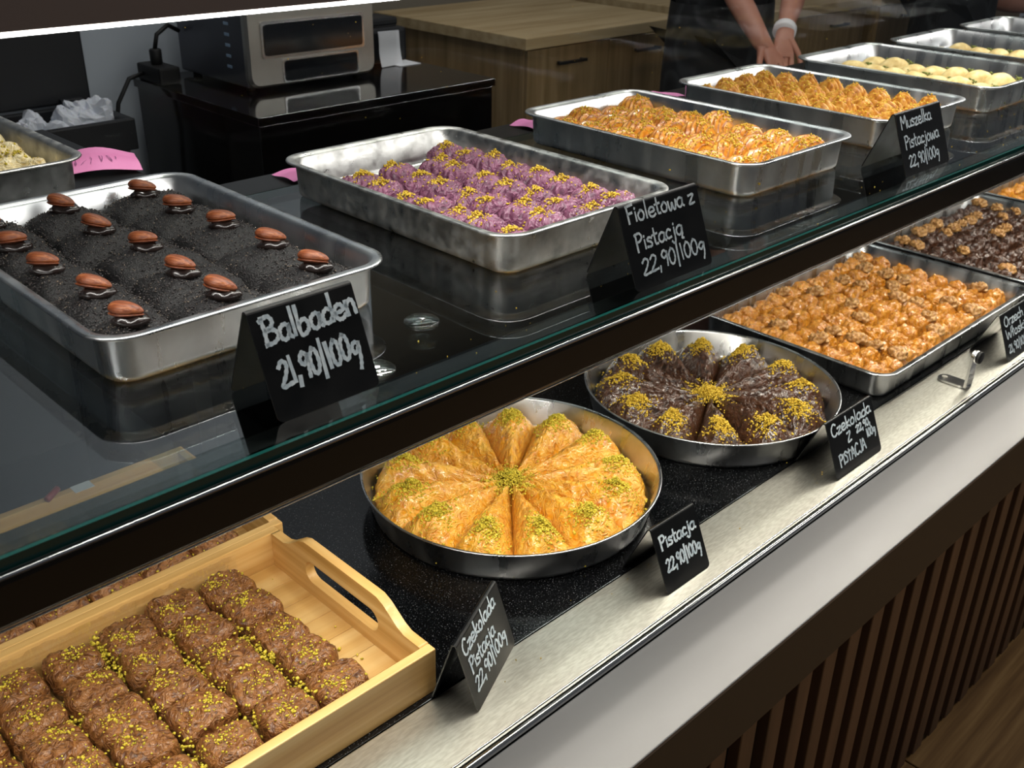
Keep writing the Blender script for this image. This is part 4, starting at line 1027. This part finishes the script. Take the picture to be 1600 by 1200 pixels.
def person(label, loc, rz, hands, watch):
    """standing person facing local -y; hands: local targets for (left, right) wrist with elbow positions"""
    p = root('person', label, 'person', loc, rz)
    V = [(0, 0, .96, (.155, .105)), (0, .01, 1.10, (.14, .10)), (0, .01, 1.28, (.155, .11)), (0, .02, 1.42, (.13, .085)), (0, .01, 1.50, .055), (0, -.01, 1.58, (.07, .085)), (0, -.015, 1.68, (.075, .095)), (0, -.01, 1.755, (.045, .06))]
    E = [(i, i+1) for i in range(7)]; C = [(0, 0, .90, (.20, .15)), (0, .01, 1.10, (.185, .14)), (0, .01, 1.28, (.195, .145)), (0, .02, 1.42, (.15, .10))]; CE = [(0, 1), (1, 2), (2, 3)]
    for s, (elb, wr, hd) in zip((-1, 1), hands):
        b = len(V); sh = (s*.185, .02, 1.40)
        V += [sh+(.055,), tuple(elb)+(.043,), tuple((Vector(elb)*.55+Vector(wr)*.45))+(.041,), tuple(wr)+((.028, .022),)]; E += [(3, b), (b, b+1), (b+1, b+2), (b+2, b+3)]
        d = (Vector(hd)-Vector(wr)).normalized(); side = d.cross(Vector((0, 0, 1))); side = side.normalized() if side.length > .1 else Vector((1, 0, 0)); dn = Vector((0, 0, -1))
        pm = Vector(wr)+d*.065; V.append(tuple(pm)+((.034, .018),)); E.append((b+3, b+4))
        for k, (off, ln) in enumerate(((-.027, .066), (-.009, .078), (.010, .074), (.028, .058))):
            q0 = pm+side*off+d*.02; q1 = q0+d*ln*.5+dn*.008; q2 = q1+d*ln*.4+dn*.026; i = len(V)
            V += [tuple(q0)+(.0095,), tuple(q1)+(.0088,), tuple(q2)+(.0075,)]; E += [(b+4, i), (i, i+1), (i+1, i+2)]
        th0 = Vector(wr)+d*.03-side*s*.03; i = len(V); V += [tuple(th0)+(.012,), tuple(th0+d*.03-side*s*.022+dn*.01)+(.010,), tuple(th0+d*.055-side*s*.028+dn*.02)+(.008,)]; E += [(b+3, i), (i, i+1), (i+1, i+2)]
        c = len(C); C += [sh+(.068,), tuple(Vector(sh)*.45+Vector(elb)*.55)+(.062,)]; CE += [(3, c), (c, c+1)]
    TV = [(0, 0, .97, (.165, .118))]; TE = []
    for s in (-1, 1):
        b = len(V); V += [(s*.09, 0, .88, .085), (s*.10, -.01, .50, .055), (s*.10, .01, .09, .040), (s*.10, -.13, .035, (.042, .03))]; E += [(0, b), (b, b+1), (b+1, b+2), (b+2, b+3)]
        t = len(TV); TV += [(s*.09, 0, .86, .098), (s*.10, -.01, .50, .074), (s*.10, .01, .10, .062)]; TE += [(0, t), (t, t+1), (t+1, t+2)]
    skin_obj('body', V, E, M_skin, p); skin_obj('shirt', C, CE, M_cloth, p); skin_obj('trousers', TV, TE, M_trouser, p)
    # apron skirt
    lp = [[(a*math.cos(t), b*math.sin(t)+.0, z) for t in [2*math.pi*j/32 for j in range(32)]] for a, b, z in ((.196, .150, 1.03), (.204, .156, .93), (.210, .160, .78), (.212, .162, .58))]
    link('apron', loops_mesh('apron', lp, M_cloth, False, False), p)
    P, f = blob(.092, .112, .13, 32, 12, 2, .8, .8); link('hair', mesh_np('hair', P, f, M_hair), p, (0, .012, 1.665))
    for s in (-1, 1):
        P, f = blob(.011, .007, .007, 12, 6, 2, .8, .8); link('eye', mesh_np('eye', P, f, M_paper), p, (s*.030, -.100, 1.668))
        P, f = blob(.010, .018, .03, 12, 6, 2, .8, .8); link('ear', mesh_np('ear', P, f, M_skin), p, (s*.082, .0, 1.635))
    P, f = blob(.013, .018, .03, 14, 8, 2, .8, .8); link('nose', mesh_np('nose', P, f, M_skin), p, (0, -.105, 1.625))
    P, f = blob(.026, .008, .010, 14, 6, 2, .8, .8); link('mouth', mesh_np('mouth', P, f, mat('lips', '#9a5048', .5)), p, (0, -.092, 1.588))
    for s in (-1, 1):
        P, f = blob(.048, .13, .075, 20, 8, 2.6, .7, .7); link('shoe', mesh_np('shoe', P, f, M_rubber), p, (s*.10, -.06, 0))
    if watch is not None:
        e, wv, _ = hands[watch]; d = (Vector(wv)-Vector(e)).normalized(); c = Vector(wv)-d*.03
        band = link('wristband', tube_mesh('wristband', [c-d*.014, c-d*.01, c+d*.01, c+d*.014], [.034, .037, .037, .034], mat('white_band', '#e6e6ea', .5), 20), p)
    return p
def loc_of(w, base, rz):
    v = Vector(w)-Vector(base); return tuple(Matrix.Rotation(-rz, 3, 'Z') @ v)
b1 = (3.15, 2.17, 0); r1 = math.radians(-12)
L1 = lambda w_: loc_of(w_, b1, r1)
person('person in dark patterned apron reaching down with both hands, white wristband', b1, r1,
       [(L1((3.02, 2.04, 1.075)), L1((2.952, 1.86, .935)), L1((2.93, 1.80, .897))), (L1((3.30, 1.98, 1.10)), L1((3.02, 1.84, .965)), L1((2.97, 1.80, .90)))], 1)
b2 = (4.72, 2.05, 0); r2 = math.radians(-8)
L2 = lambda w_: loc_of(w_, b2, r2)
person('person in dark clothing at the right with a bare forearm stretched out', b2, r2,
       [(L2((4.48, 2.0, 1.10)), L2((4.55, 1.85, 1.06)), L2((4.62, 1.78, 1.03))), (L2((4.86, 1.95, .93)), L2((5.12, 1.84, .885)), L2((5.2, 1.80, .87)))], None)
